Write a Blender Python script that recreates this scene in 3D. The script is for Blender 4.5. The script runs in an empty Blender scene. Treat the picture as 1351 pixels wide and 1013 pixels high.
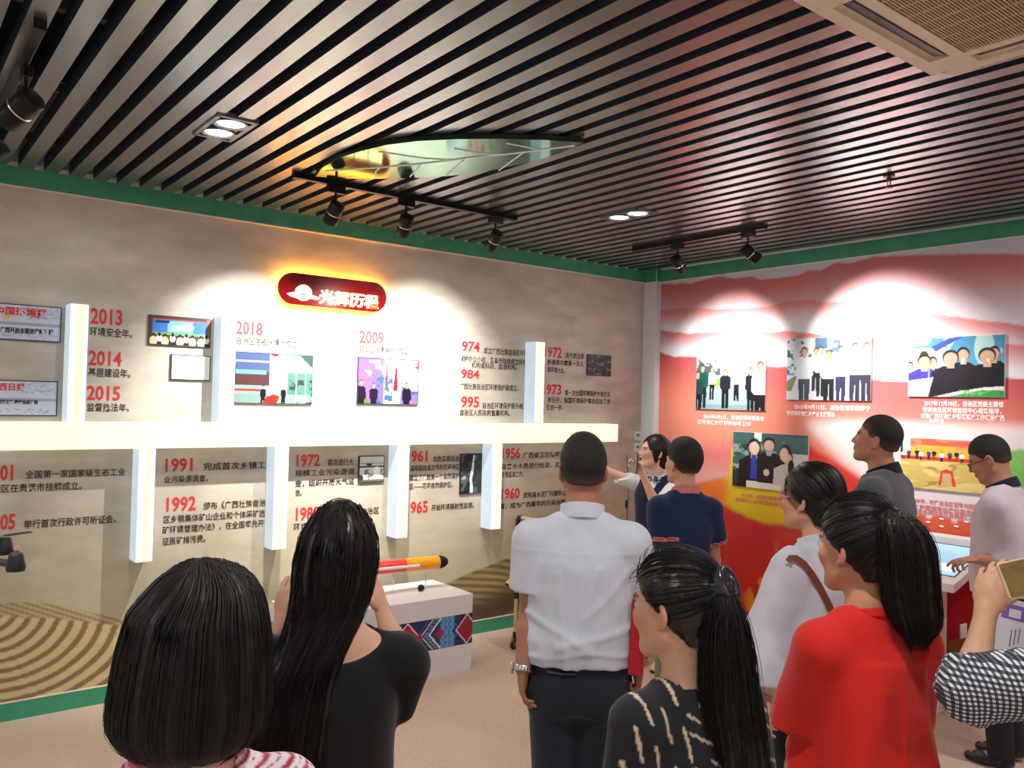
import bpy, math, random
import numpy as np
from mathutils import Vector, Matrix

# ------------------------------------------------------------ camera, light, exposure
SC = bpy.context.scene
COL = SC.collection
PW, PH, FPX = 1351.0, 1013.0, 1099.03
CAM = np.array([-5.7857, -5.3862, 1.85])
YAW, PITCH, ROLL = 0.66069, 0.019884, 0.025280

def cam_basis():
    fw = np.array([math.sin(YAW) * math.cos(PITCH), math.cos(YAW) * math.cos(PITCH), math.sin(PITCH)])
    rt = np.array([math.cos(YAW), -math.sin(YAW), 0.0])
    up = np.cross(rt, fw)
    c, s = math.cos(ROLL), math.sin(ROLL)
    return c * rt + s * up, -s * rt + c * up, fw
CR, CU, CF = cam_basis()

cd = bpy.data.cameras.new('camera')
cd.sensor_width = 36.0
cd.lens = 36.0 * FPX / PW
cd.clip_start = 0.02
cam = bpy.data.objects.new('camera', cd)
COL.objects.link(cam)
cam.matrix_world = Matrix(((CR[0], CU[0], -CF[0], CAM[0]), (CR[1], CU[1], -CF[1], CAM[1]), (CR[2], CU[2], -CF[2], CAM[2]), (0, 0, 0, 1)))
SC.camera = cam

world = bpy.data.worlds.new('world')
SC.world = world
world.use_nodes = True
world.node_tree.nodes['Background'].inputs[0].default_value = (0.55, 0.6, 0.7, 1)
world.node_tree.nodes['Background'].inputs[1].default_value = 0.15
SC.view_settings.view_transform = 'Standard'
SC.view_settings.look = 'None'
SC.view_settings.gamma = 1.0
SC.view_settings.use_curve_mapping = False
SC.view_settings.exposure = 0.0
SPOT_WALL_W = 340.0      # track spots
DOWN_W = 8.0            # each lamp of a recessed twin downlight

# ------------------------------------------------------------ measuring helpers (photo pixel -> point on a plane)
def ray(px, py):
    return (px - PW / 2) * CR / FPX - (py - PH / 2) * CU / FPX + CF
def on(ax, v, px, py):
    d = ray(px, py)
    return CAM + d * ((v - CAM[ax]) / d[ax])
def PT(px, py, d):
    return CAM + ray(px, py) * d
def proj(X):
    v = np.asarray(X, float) - CAM
    z = v @ CF
    return PW / 2 + FPX * (v @ CR) / z, PH / 2 - FPX * (v @ CU) / z

# ------------------------------------------------------------ materials
def srgb(r, g, b):
    f = lambda c: c / 12.92 if c <= 0.04045 else ((c + 0.055) / 1.055) ** 2.4
    return (f(r / 255.0), f(g / 255.0), f(b / 255.0))
MATS = {}
def mat(name, color=(0.5, 0.5, 0.5), rough=0.6, metal=0.0, emit=None, estr=0.0, attr=False, noise=0.0, nscale=20.0,
        nstretch=(1, 1, 1), bump=0.0, bscale=60.0, bstretch=(1, 1, 1), bdist=0.01, coat=0.0, spec=0.5, sheen=0.0, alpha=1.0, trans=0.0, sss=0.0):
    if name in MATS:
        return MATS[name]
    m = bpy.data.materials.new(name)
    m.use_nodes = True
    nt = m.node_tree
    b = nt.nodes['Principled BSDF']
    b.inputs['Base Color'].default_value = (*color, 1)
    b.inputs['Roughness'].default_value = rough
    b.inputs['Metallic'].default_value = metal
    b.inputs['Specular IOR Level'].default_value = spec
    if coat: b.inputs['Coat Weight'].default_value = coat
    if sheen: b.inputs['Sheen Weight'].default_value = sheen
    if alpha < 1: b.inputs['Alpha'].default_value = alpha
    if trans: b.inputs['Transmission Weight'].default_value = trans
    if sss:
        b.inputs['Subsurface Weight'].default_value = sss
        b.inputs['Subsurface Radius'].default_value = (0.012, 0.005, 0.003)
    if emit:
        b.inputs['Emission Color'].default_value = (*emit, 1)
        b.inputs['Emission Strength'].default_value = estr
    src = None
    if attr:
        a = nt.nodes.new('ShaderNodeAttribute'); a.attribute_name = 'Col'
        src = a.outputs['Color']
    tc = None
    if noise or bump:
        tc = nt.nodes.new('ShaderNodeTexCoord')
    if noise:
        mp = nt.nodes.new('ShaderNodeMapping'); mp.inputs['Scale'].default_value = nstretch
        nt.links.new(tc.outputs['Object'], mp.inputs['Vector'])
        n = nt.nodes.new('ShaderNodeTexNoise'); n.inputs['Scale'].default_value = nscale; n.inputs['Detail'].default_value = 5
        nt.links.new(mp.outputs['Vector'], n.inputs['Vector'])
        mr = nt.nodes.new('ShaderNodeMapRange')
        mr.inputs['From Min'].default_value = 0.25; mr.inputs['From Max'].default_value = 0.75
        mr.inputs['To Min'].default_value = 1 - noise; mr.inputs['To Max'].default_value = 1 + noise
        nt.links.new(n.outputs['Fac'], mr.inputs['Value'])
        mx = nt.nodes.new('ShaderNodeMix'); mx.data_type = 'RGBA'; mx.blend_type = 'MULTIPLY'; mx.inputs['Factor'].default_value = 1
        if src: nt.links.new(src, mx.inputs['A'])
        else: mx.inputs['A'].default_value = (*color, 1)
        nt.links.new(mr.outputs['Result'], mx.inputs['B'])
        src = mx.outputs['Result']
    if src: nt.links.new(src, b.inputs['Base Color'])
    if bump:
        mp = nt.nodes.new('ShaderNodeMapping'); mp.inputs['Scale'].default_value = bstretch
        nt.links.new(tc.outputs['Object'], mp.inputs['Vector'])
        n = nt.nodes.new('ShaderNodeTexNoise'); n.inputs['Scale'].default_value = bscale; n.inputs['Detail'].default_value = 4
        nt.links.new(mp.outputs['Vector'], n.inputs['Vector'])
        bp = nt.nodes.new('ShaderNodeBump'); bp.inputs['Strength'].default_value = bump; bp.inputs['Distance'].default_value = bdist
        nt.links.new(n.outputs['Fac'], bp.inputs['Height'])
        nt.links.new(bp.outputs['Normal'], b.inputs['Normal'])
    MATS[name] = m
    return m

# ------------------------------------------------------------ objects and meshes
class MB:
    def __init__(s): s.v = []; s.f = []
    def add(s, vs, fs):
        o = len(s.v); s.v += [tuple(map(float, p)) for p in vs]; s.f += [tuple(i + o for i in f) for f in fs]; return s
    def box(s, x0, x1, y0, y1, z0, z1, M=None):
        vs = [(x, y, z) for x in (x0, x1) for y in (y0, y1) for z in (z0, z1)]
        if M is not None: vs = [tuple(M @ Vector(p)) for p in vs]
        return s.add(vs, [(0, 1, 3, 2), (4, 6, 7, 5), (0, 4, 5, 1), (2, 3, 7, 6), (0, 2, 6, 4), (1, 5, 7, 3)])
    def bev(s, x0, x1, y0, y1, z0, z1, r=0.005, n=3, M=None, axis=2):
        """box whose corners are rounded about one axis, with a small chamfer on the two end faces"""
        rng = [(x0, x1), (y0, y1), (z0, z1)]
        a, b = [i for i in range(3) if i != axis]
        (u0, u1), (v0, v1), (w0, w1) = rng[a], rng[b], rng[axis]
        r = min(r, (u1 - u0) / 2.001, (v1 - v0) / 2.001); c = min(r * 0.3, (w1 - w0) * 0.25)
        def ring(rr, ins, w):
            out = []
            for cx, cy, a0 in ((u1 - r, v1 - r, 0), (u0 + r, v1 - r, 90), (u0 + r, v0 + r, 180), (u1 - r, v0 + r, 270)):
                for k in range(n + 1):
                    t = math.radians(a0 + 90 * k / n)
                    p = [0, 0, 0]; p[a] = cx + (rr) * math.cos(t); p[b] = cy + (rr) * math.sin(t); p[axis] = w
                    out.append(tuple(p))
            return out
        rings = [ring(r - c, 0, w0), ring(r, 0, w0 + c), ring(r, 0, w1 - c), ring(r - c, 0, w1)]
        if M is not None: rings = [[tuple(M @ Vector(p)) for p in q] for q in rings]
        return s.loft(rings)
    def loft(s, rings, cap=True, closed=True):
        n = len(rings[0]); vs = [p for r in rings for p in r]; fs = []
        for i in range(len(rings) - 1):
            for j in range(n if closed else n - 1):
                fs.append((i * n + j, i * n + (j + 1) % n, (i + 1) * n + (j + 1) % n, (i + 1) * n + j))
        if cap: fs += [tuple(reversed(range(n))), tuple(range((len(rings) - 1) * n, len(rings) * n))]
        return s.add(vs, fs)
    def tube(s, pts, r, n=8, cap=True):
        pts = [Vector(p) for p in pts]; rs = r if hasattr(r, '__len__') else [r] * len(pts)
        rings = []; u = None
        for i, p in enumerate(pts):
            t = (pts[min(i + 1, len(pts) - 1)] - pts[max(i - 1, 0)]).normalized()
            if u is None: u = t.orthogonal().normalized()
            u = (u - t * u.dot(t)).normalized(); w = t.cross(u)
            rings.append([tuple(p + (u * math.cos(2 * math.pi * k / n) + w * math.sin(2 * math.pi * k / n)) * rs[i]) for k in range(n)])
        return s.loft(rings, cap)
    def lathe(s, prof, M=None, n=24):
        M = M or Matrix.Identity(4)
        return s.loft([[tuple(M @ Vector((r * math.cos(2 * math.pi * k / n), r * math.sin(2 * math.pi * k / n), z))) for k in range(n)] for r, z in prof])
    def build(s, name, m, parent=None, smooth=False, col=None, sharp=40):
        me = bpy.data.meshes.new(name)
        me.from_pydata(s.v, [], s.f)
        import bmesh
        bm = bmesh.new(); bm.from_mesh(me); bmesh.ops.recalc_face_normals(bm, faces=bm.faces); bm.to_mesh(me); bm.free()
        if smooth:
            me.shade_smooth()
            if sharp: me.set_sharp_from_angle(angle=math.radians(sharp))
        me.materials.append(m)
        return link(name, me, parent)
def link(name, data, parent=None):
    o = bpy.data.objects.new(name, data); COL.objects.link(o)
    if parent is not None:
        o.parent = parent
        o.matrix_parent_inverse = parent.matrix_basis.inverted()
    return o
def empty(name, loc):
    o = bpy.data.objects.new(name, None); COL.objects.link(o); o.location = Vector([float(c) for c in loc]); o.empty_display_size = 0.1
    return o
def tag(o, label=None, cat=None, group=None, kind=None):
    if label: o['label'] = label
    if cat: o['category'] = cat
    if group: o['group'] = group
    if kind: o['kind'] = kind
    return o
def struct(o): o['kind'] = 'structure'; return o
def raw_mesh(name, V, F, m, col=None, smooth=True):
    """V (n,3) float, F (k,3|4) int arrays -> mesh, fast; col (n,3) point colours"""
    me = bpy.data.meshes.new(name)
    V = np.asarray(V, np.float32); F = np.asarray(F, np.int32); k = F.shape[1]
    me.vertices.add(len(V)); me.vertices.foreach_set('co', V.ravel())
    me.loops.add(F.size); me.loops.foreach_set('vertex_index', F.ravel())
    me.polygons.add(len(F)); me.polygons.foreach_set('loop_start', np.arange(0, F.size, k, dtype=np.int32))
    me.update(calc_edges=True)
    if smooth: me.shade_smooth()
    if col is not None:
        a = me.color_attributes.new('Col', 'FLOAT_COLOR', 'POINT')
        c = np.ones((len(V), 4), np.float32); c[:, :3] = col
        a.data.foreach_set('color', c.ravel())
    me.materials.append(m)
    return me
def grid_mesh(name, fn, us, vs, colfn, m):
    """fn(U,V)->xyz over a rectilinear grid, colours from colfn(U,V)"""
    U, V = np.meshgrid(us, vs, indexing='ij')
    P = np.stack(fn(U, V), -1).reshape(-1, 3)
    nu, nv = len(us), len(vs)
    i = np.arange(nu - 1)[:, None] * nv + np.arange(nv - 1)[None]
    i = i.ravel()
    F = np.stack([i, i + nv, i + nv + 1, i + 1], 1)
    C = colfn(U, V).reshape(-1, 3)
    return raw_mesh(name, P, F, m, C, smooth=False)

# ------------------------------------------------------------ lettering
TEXTS = []
def text(s, org, right, up, size, m, parent, width=None, name='lettering', bold=0.0, shear=0.0, depth=0.0, align='LEFT'):
    c = bpy.data.curves.new(name, 'FONT'); c.body = s; c.size = size; c.offset = bold * size; c.resolution_u = 2; c.shear = shear
    c.align_x = align; c.extrude = depth; c.fill_mode = 'FRONT' if not depth else 'BOTH'
    c.materials.append(m)
    o = bpy.data.objects.new(name, c); COL.objects.link(o)
    r = Vector([float(q) for q in right]).normalized(); u = Vector([float(q) for q in up]); u = (u - r * u.dot(r)).normalized(); n = r.cross(u)
    M = Matrix(((r.x, u.x, n.x, org[0]), (r.y, u.y, n.y, org[1]), (r.z, u.z, n.z, org[2]), (0, 0, 0, 1)))
    o.matrix_world = M
    if parent is not None:
        o.parent = parent; o.matrix_parent_inverse = parent.matrix_basis.inverted()
    TEXTS.append((o, M, width))
    return o
def finish_texts():
    """fit every line to its measured width and turn it into plain mesh lettering"""
    bpy.context.view_layer.update()
    for o, M, w in TEXTS:
        if w:
            bb = o.bound_box; x0 = min(p[0] for p in bb); x1 = max(p[0] for p in bb)
            if x1 - x0 > 1e-6: o.matrix_basis = M @ Matrix.Diagonal((w / (x1 - x0), 1, 1, 1))
    dg = bpy.context.evaluated_depsgraph_get()
    for o, M, w in TEXTS:
        me = bpy.data.meshes.new_from_object(o.evaluated_get(dg), depsgraph=dg)
        nm, par, inv, mb, cu, m = o.name, o.parent, o.matrix_parent_inverse.copy(), o.matrix_basis.copy(), o.data, o.data.materials[0]
        bpy.data.objects.remove(o); bpy.data.curves.remove(cu)
        me.name = nm
        if not me.materials: me.materials.append(m)
        n = bpy.data.objects.new(nm, me); COL.objects.link(n)
        n.matrix_basis = mb
        if par: n.parent = par; n.matrix_parent_inverse = inv

# ------------------------------------------------------------ numpy noise
def vnoise(P, scale, seed=0):
    q = np.asarray(P, float) * scale + seed * 17.31
    i = np.floor(q).astype(np.int64); f = q - i; f = f * f * (3 - 2 * f)
    def h(a, b, c):
        n = (a * 374761393 + b * 668265263 + c * 2147483647 + seed * 974634777) & 0xffffffff
        n = ((n ^ (n >> 13)) * 1274126177) & 0xffffffff
        return ((n ^ (n >> 16)) & 0xffff) / 65535.0
    r = 0
    for a in (0, 1):
        for b in (0, 1):
            for c in (0, 1):
                w = (f[..., 0] if a else 1 - f[..., 0]) * (f[..., 1] if b else 1 - f[..., 1]) * (f[..., 2] if c else 1 - f[..., 2])
                r = r + w * h(i[..., 0] + a, i[..., 1] + b, i[..., 2] + c)
    return r * 2 - 1
def noise2(U, V, su, sv, seed=0):
    P = np.stack([U * su, V * sv, np.zeros_like(U)], -1)
    return vnoise(P, 1.0, seed) * 0.6 + vnoise(P, 2.1, seed + 1) * 0.3 + vnoise(P, 4.3, seed + 2) * 0.15
# ------------------------------------------------------------ room shell
ZT, ZB, ZBASE = 3.085, 2.980, 0.099
XL, YN = -8.6, -8.6
M_floor = mat('carpet', srgb(202, 180, 162), 0.95, noise=0.10, nscale=55, bump=0.5, bscale=260, bdist=0.004, spec=0.15)
M_white = mat('white_paint', srgb(214, 218, 224), 0.6)
M_dark = mat('dark_plenum', (0.008, 0.009, 0.012), 0.9)
M_green = mat('green_band', srgb(58, 150, 116), 0.5, noise=0.14, nscale=9)
M_cream = mat('cream_edge', srgb(222, 212, 190), 0.5)
struct(MB().box(XL, 0, YN, 0, -0.1, 0).build('floor', M_floor))
ceil = struct(MB().box(XL - .1, .1, YN - .1, .1, 3.62, 3.7).build('ceiling', M_dark))
M_print = mat('mural_print', attr=True, rough=0.42, noise=0.05, nscale=14, nstretch=(1, 1, 2.6), spec=0.35)
M_printr = mat('mural_print_red', attr=True, rough=0.5, noise=0.02, nscale=10, spec=0.3)
wl = struct(MB().box(XL - .1, .1, 0, .1, 0, 3.62).build('wall_left', M_white))
wr = struct(MB().box(0, .1, YN - .1, 0, 0, 3.62).build('wall_right', M_white))
struct(MB().box(XL - .1, 0, YN - .1, YN, 0, 3.62).build('wall_rear', M_white))
struct(MB().box(XL - .1, XL, YN, 0, 0, 3.62).build('wall_near', M_white))

# murals: flat printed wall coverings, colours laid out on the wall
def mixc(a, b, t):
    t = np.clip(t, 0, 1)[..., None]; return a * (1 - t) + b * t
def C(r, g, b): return np.array(srgb(r, g, b))
def sst(a, b, x):
    t = np.clip((x - a) / (b - a), 0, 1); return t * t * (3 - 2 * t)
def curve_on(px_pts, ax):
    P = np.array([on(ax, 0.0, *p) for p in px_pts]); u = P[:, 0] if ax == 1 else -P[:, 1]
    i = np.argsort(u); return u[i], P[i, 2]
def left_cols(U, Z):
    n = noise2(U, Z, 5, 14, 3) ; n2 = noise2(U, Z, 1.3, 2.2, 9)
    base = mixc(C(164, 156, 142), C(200, 193, 180), 0.5 + 0.55 * n + 0.3 * n2)
    low = C(178, 170, 138)
    c = mixc(base, low, sst(1.5, 0.5, Z) * 0.75)
    px, py = proj(np.stack([U, 0 * U, Z], -1))
    # far right hill: dark ploughed slope with fine furrows
    hu, hz = curve_on([(440, 838), (500, 800), (560, 782), (620, 755), (690, 728), (760, 700), (840, 690)], 1)
    top = np.interp(U, hu, hz)
    fur = 0.5 + 0.5 * np.sin((Z * 62 + U * 9 + 3 * noise2(U, Z, 1.2, 1.2, 4)) * 1.9)
    hill = mixc(C(112, 92, 62), C(158, 146, 104), fur)
    hill = mixc(hill, C(92, 72, 52), sst(0.16, 0.34, (top - Z)))
    hill = mixc(hill, C(146, 136, 92), sst(0.42, 0.52, (top - Z)))
    c = mixc(c, hill, sst(-0.004, 0.01, top - Z) * (U > -3.9) * sst(-3.75, -3.2, U))
    # left terraces: far band then big curved furrows
    tu, tz = curve_on([(-60, 800), (0, 795), (40, 794), (80, 798), (120, 808), (165, 818), (230, 822), (330, 838), (420, 850)], 1)
    top = np.interp(U, tu, tz)
    f1 = 0.5 + 0.5 * np.sin((py - .30 * px) * .95)
    t1 = mixc(C(140, 118, 88), C(186, 174, 134), sst(0.2, 0.8, f1))
    c = mixc(c, t1, sst(-0.004, 0.008, top - Z) * (U < -3.7))
    bu, bz = curve_on([(-60, 812), (0, 812), (70, 815), (130, 821), (165, 826), (260, 832), (380, 846), (440, 862)], 1)
    top2 = np.interp(U, bu, bz)
    # curved furrows sweeping from upper right to lower left
    r = np.sqrt((px + 30) ** 2 * .85 + ((py - 800) * 1.35) ** 2) + 3 * noise2(U, Z, 3, 3, 12)
    ff = 0.5 + 0.5 * np.sin(r * 0.36)
    t2 = mixc(C(138, 106, 78), C(196, 184, 138), sst(0.26, 0.5, ff))
    c = mixc(c, t2, sst(-0.004, 0.008, top2 - Z) * (U < -3.5))
    return c
us = np.concatenate([np.linspace(XL, -5.5, 40), np.arange(-5.48, -0.07, 0.011), [-0.071]])
vs = np.concatenate([np.arange(ZBASE, 0.92, 0.009), np.arange(0.93, ZB, 0.03), [ZB]])
link('printed_mural', grid_mesh('printed_mural', lambda U, V: (U, 0 * U - 0.002, V), us, vs, left_cols, M_print), wl)['label'] = 'beige mural print with brown ploughed terraces along the bottom'

def ridge(c, U, Z, pts, colr, fade, to, sharp=0.012, lift=0.0):
    u, z = curve_on(pts, 0); top = np.interp(U, u, z) + 0.012 * noise2(U, 0 * U, 9, 1, 5) + lift
    d = top - Z
    col = mixc(np.broadcast_to(colr, c.shape), np.broadcast_to(to, c.shape), sst(0, fade, d))
    return mixc(c, col, sst(-sharp * .5, sharp * .5, d))
def q_(pts, s=2.751, ox=860, oy=280): return [(ox + a / s, oy + b / s) for a, b in pts]
def right_cols(U, Z):
    px, py = proj(np.stack([0 * U, -U, Z], -1))
    W_ = C(214, 216, 224)
    c = np.broadcast_to(C(196, 194, 208), U.shape + (3,)).copy()
    c = ridge(c, U, Z, q_([(-60, 275), (35, 262), (140, 258), (245, 232), (300, 243), (355, 233), (405, 248), (470, 236), (520, 230), (575, 208), (610, 210), (665, 183), (720, 186), (800, 162), (900, 158), (1050, 155), (1200, 148), (1351, 153), (1700, 150)]), C(190, 106, 102), 0.50, C(212, 208, 218))
    c = ridge(c, U, Z, q_([(-60, 362), (35, 358), (130, 346), (240, 352), (330, 350), (410, 345), (500, 320), (580, 314), (640, 325), (760, 325), (900, 342), (1050, 372), (1351, 410), (1700, 430)]), C(204, 124, 124), 0.20, C(222, 220, 226))
    c = ridge(c, U, Z, q_([(-60, 432), (35, 430), (130, 440), (240, 432), (330, 440), (490, 430), (600, 440), (760, 452), (900, 470), (1351, 480), (1700, 480)]), C(206, 120, 122), 0.19, C(216, 214, 222))
    # the large red slope
    c = ridge(c, U, Z, q_([(-60, 508), (35, 511), (90, 526), (130, 522), (240, 532), (330, 545), (440, 560), (490, 560), (620, 590), (760, 602), (900, 615), (1050, 604), (1200, 598), (1351, 604), (1700, 600)]), C(184, 82, 84), 0.55, C(222, 136, 114))
    n = noise2(U, Z, 3, 5, 21)
    # pale cloud bank lower left behind the speaker
    cl = sst(596, 640, py + 8 * n) * sst(1130, 900, px)
    c = mixc(c, np.broadcast_to(C(224, 176, 178), c.shape), cl * 0.85)
    pk = sst(0.0, 1.0, 1 - np.abs((py - 600) / 26)) * sst(870, 900, px) * sst(1010, 960, px)
    c = mixc(c, np.broadcast_to(C(214, 112, 120), c.shape), pk * .6)
    # pale sweep running down to the right
    sw = sst(-12, 10, py - (556 + 0.02 * (px - 1050))) * sst(12, -12, py - (575 + (px - 1075) * 0.92)) * sst(1050, 1075, px)
    c = mixc(c, np.broadcast_to(C(228, 206, 204), c.shape), sw)
    # scarlet flank below it
    fl = sst(-6, 6, py - (585 + (px - 1062) * 0.62 + 6 * n)) * sst(1040, 1052, px) * (px < 1195)
    c = mixc(c, np.broadcast_to(C(214, 56, 50), c.shape), fl)
    # ochre ridge with orange top
    og = sst(-3, 3, py - np.interp(px, [860, 900, 935, 962, 966, 975, 1000, 1060], [648, 641, 634, 628, 590, 588, 600, 640])) * (px < 1062)
    oc = mixc(C(226, 120, 52), C(222, 190, 40), sst(945, 968, px + 10 * n))
    oc = mixc(oc, np.broadcast_to(C(216, 84, 56), oc.shape), sst(0.1, 0.7, n) * sst(968, 950, px))
    c = mixc(c, oc, og)
    rd = sst(-4, 4, py - np.interp(px, [860, 900, 945, 965, 990, 1010, 1040, 1060, 1120, 1200], [655, 660, 664, 672, 684, 690, 694, 700, 705, 700]) - 6 * n)
    rc_ = mixc(C(196, 52, 52), C(204, 42, 34), sst(680, 790, py))
    fire = sst(0.18, 0.5, noise2(U, Z, 6, 4, 31)) * sst(690, 740, py) * 0.55 + sst(0.05, 0.3, noise2(U, Z, 9, 7, 33)) * sst(735, 770, py) * sst(975, 995, px)
    rc_ = mixc(rc_, np.broadcast_to(C(232, 150, 40), rc_.shape), fire)
    c = mixc(c, rc_, rd * (px < 1195))
    # far right: pale card, brick rampart, green hill
    r2 = sst(-3, 3, py - 574) * sst(1178, 1186, px)
    c = mixc(c, np.broadcast_to(C(216, 206, 210), c.shape), r2)
    gh = sst(-3, 3, py - np.interp(px, [1300, 1330, 1345, 1400, 1500], [640, 596, 592, 600, 620])) * sst(1300, 1312, px)
    c = mixc(c, mixc(C(70, 140, 70), C(130, 186, 100), 0.5 + n), gh)
    br = sst(-2, 2, py - np.interp(px, [1195, 1196, 1221, 1221.5, 1229, 1229.5, 1256, 1256.5, 1264, 1264.5, 1291, 1292], [674, 675, 679, 683, 684, 679, 683, 688, 690, 685, 689, 720])) * sst(1193, 1195, px) * sst(1296, 1292, px)
    c = mixc(c, np.broadcast_to(C(212, 92, 62), c.shape), br)
    low = sst(720, 730, py) * sst(1190, 1200, px)
    c = mixc(c, np.broadcast_to(C(200, 60, 50), c.shape), low)
    return c
us = np.concatenate([[0.158], np.arange(0.165, 3.6, 0.013), np.linspace(3.65, -YN, 40)])
vs = np.concatenate([np.arange(ZBASE, ZB, 0.0125), [ZB]])
link('printed_mural', grid_mesh('printed_mural', lambda U, V: (0 * U - 0.002, -U, V), us, vs, right_cols, M_printr), wr)['label'] = 'red and pink mural print of misty mountain ridges'

# green bands and skirting, white ceiling angle, corner post
def trim(name, x0, x1, y0, y1, z0, z1, m): return struct(MB().box(x0, x1, y0, y1, z0, z1).build(name, m))
t1 = trim('trim_1', XL, -0.07, -0.016, 0, ZB, ZT, M_green); link_ = MB().box(XL, -0.07, -0.019, -0.0, ZB - 0.007, ZB).build('edge_strip', M_cream, t1)
t2 = trim('trim_2', -0.016, 0, YN, -0.157, ZB, ZT, M_green); MB().box(-0.019, -0.0, YN, -0.157, ZB - 0.006, ZB).build('edge_strip', M_white, t2)
trim('trim_3', XL, 0, -0.014, 0, ZT, ZT + 0.03, M_white); trim('trim_4', -0.014, 0, YN, 0, ZT, ZT + 0.03, M_white)
b1 = trim('baseboard_left', XL, 0, -0.014, 0, 0, ZBASE, M_green); MB().box(XL, 0, -0.016, 0, ZBASE, ZBASE + 0.006).build('edge_strip', M_cream, b1)
b2 = trim('baseboard_right', -0.014, 0, YN, -0.16, 0, ZBASE, M_green); MB().box(-0.016, 0, YN, -0.16, ZBASE, ZBASE + 0.006).build('edge_strip', M_white, b2)
cp = trim('trim_5', -0.07, 0.0, -0.157, 0, 0, ZB, M_white)
trim('trim_6', -0.072, 0.0, -0.159, 0, ZB, ZT + .02, M_green)
MB().box(-0.076, -0.071, -0.163, -0.158, ZB, ZT).build('corner_bead', M_white, cp)

# ------------------------------------------------------------ slatted ceiling
PER, S0, SW, SHT = 0.12750, -5.2016, 0.0725, 0.075
M_slat = mat('slat_aluminium', srgb(160, 155, 152), 0.26, metal=0.85, noise=0.05, nscale=6)
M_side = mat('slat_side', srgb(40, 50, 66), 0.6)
def slat_mesh():
    me = bpy.data.meshes.new('ceiling_slat')
    y0, y1 = YN, -0.016; w = SW / 2
    v = [(-w, y0, 0), (w, y0, 0), (w, y1, 0), (-w, y1, 0), (-w, y0, SHT), (w, y0, SHT), (w, y1, SHT), (-w, y1, SHT)]
    f = [(0, 3, 2, 1), (4, 5, 6, 7), (0, 1, 5, 4), (2, 3, 7, 6), (1, 2, 6, 5), (3, 0, 4, 7)]
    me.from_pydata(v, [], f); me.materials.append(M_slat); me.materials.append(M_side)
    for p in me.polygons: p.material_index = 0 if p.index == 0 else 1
    return me
sm = slat_mesh()
k = -26
while True:
    xc = S0 + k * PER + (PER - SW) + SW / 2
    if xc > -0.02: break
    if xc > XL + .04:
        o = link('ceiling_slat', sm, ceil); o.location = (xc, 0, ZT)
    k += 1
rails = []
for y in np.arange(-0.35, YN, -0.9):
    MB().box(XL, 0, y - .02, y + .02, ZT + SHT, ZT + SHT + 0.035).build('carrier_rail', mat('rail_grey', (0.10, 0.10, 0.10), 0.6), ceil)
for i, y in enumerate(np.arange(-0.8, YN, -1.8)):
    for x in np.arange(XL + .6, 0, 1.4):
        MB().tube([(x, y, ZT + SHT + .03), (x, y, 3.62)], 0.005, 6).build('hanger_rod', mat('rail_grey'), ceil)
# ------------------------------------------------------------ timeline light box on the left wall
M_boxlit = mat('lit_acrylic_warm', (0.2, 0.19, 0.15), 0.4, emit=(1.0, 0.97, 0.76), estr=.97)
M_finlit = mat('lit_acrylic_cool', (0.3, 0.32, 0.34), 0.4, emit=(0.55, 0.66, 0.74), estr=0.8)
M_finfront = mat('lit_acrylic_front', (0.2, 0.2, 0.2), 0.4, emit=(1.0, 1.0, 0.98), estr=1.0)
M_strip = mat('lit_strip', (.2, .2, .15), 0.4, emit=(1.0, 0.95, 0.62), estr=1.0)
BD = 0.15
bar = empty('timeline_light_box', (-3.0, 0, 1.51)); tag(bar, 'long glowing cream light bar running across the beige timeline wall', 'light box')
MB().bev(-7.2, -0.515, -BD, -0.009, 1.51, 1.665, r=0.004, n=1, axis=0).build('lit_bar', M_boxlit, bar)
for x in (-6.4, -4.25, -2.1): MB().box(x - .0015, x + .0015, -BD - 0.0008, -BD, 1.512, 1.663).build('panel_joint', M_strip, bar)
for xc, up, nm in [(-4.835, 1, ''), (-3.985, 1, ''), (-3.13, 1, ''), (-2.255, 1, ''), (-1.43, 1, ''), (-5.7, 1, ''), (-5.3, 0, ''), (-4.445, 0, ''), (-3.61, 0, ''), (-2.69, 0, ''), (-1.842, 0, '')]:
    z0, z1 = (1.668, 2.336) if up else (0.838, 1.507)
    fn = MB().bev(xc - .048, xc + .048, -BD, -0.009, z0, z1, r=0.003, n=1).build('light_fin', M_finlit, bar)
    MB().box(xc - .046, xc + .046, -BD - .001, -BD + .0005, z0 + .003, z1 - .003).build('front_face', M_finfront, fn)
    MB().box(xc - .014, xc + .022, -BD - .0018, -BD - .0008, z0 + .003, z1 - .003).build('warm_strip', M_strip, fn)

# ------------------------------------------------------------ glowing red title sign
M_red = mat('red_acrylic', srgb(100, 5, 10), 0.12, coat=0.2)
M_glow = mat('sign_letters_lit', (1, .9, .4), 0.4, emit=(1.0, 0.66, 0.22), estr=4.5)
M_halo = mat('sign_halo_lit', (1, .7, .2), 0.4, emit=(1.0, 0.38, 0.03), estr=65.0)
SY = -0.062
sa, sb = on(1, SY, 367, 384), on(1, SY, 510.5, 388)
stp, sbt = on(1, SY, 440, 365.5)[2], on(1, SY, 440, 406.5)[2]
def pill(x0, x1, z0, z1, y0, y1, n=16):
    r = (z1 - z0) / 2; cz = (z0 + z1) / 2; rings = []
    for y, ins in ((y0, 0.004), (y0 + .004, 0), (y1, 0)):
        p = []
        for cx, a0 in ((x1 - r, -90), (x0 + r, 90)):
            for k in range(n + 1):
                t = math.radians(a0 + 180 * k / n); p.append((cx + (r - ins) * math.cos(t), y, cz + (r - ins) * math.sin(t)))
        rings.append(p)
    return MB().loft(rings)
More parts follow.
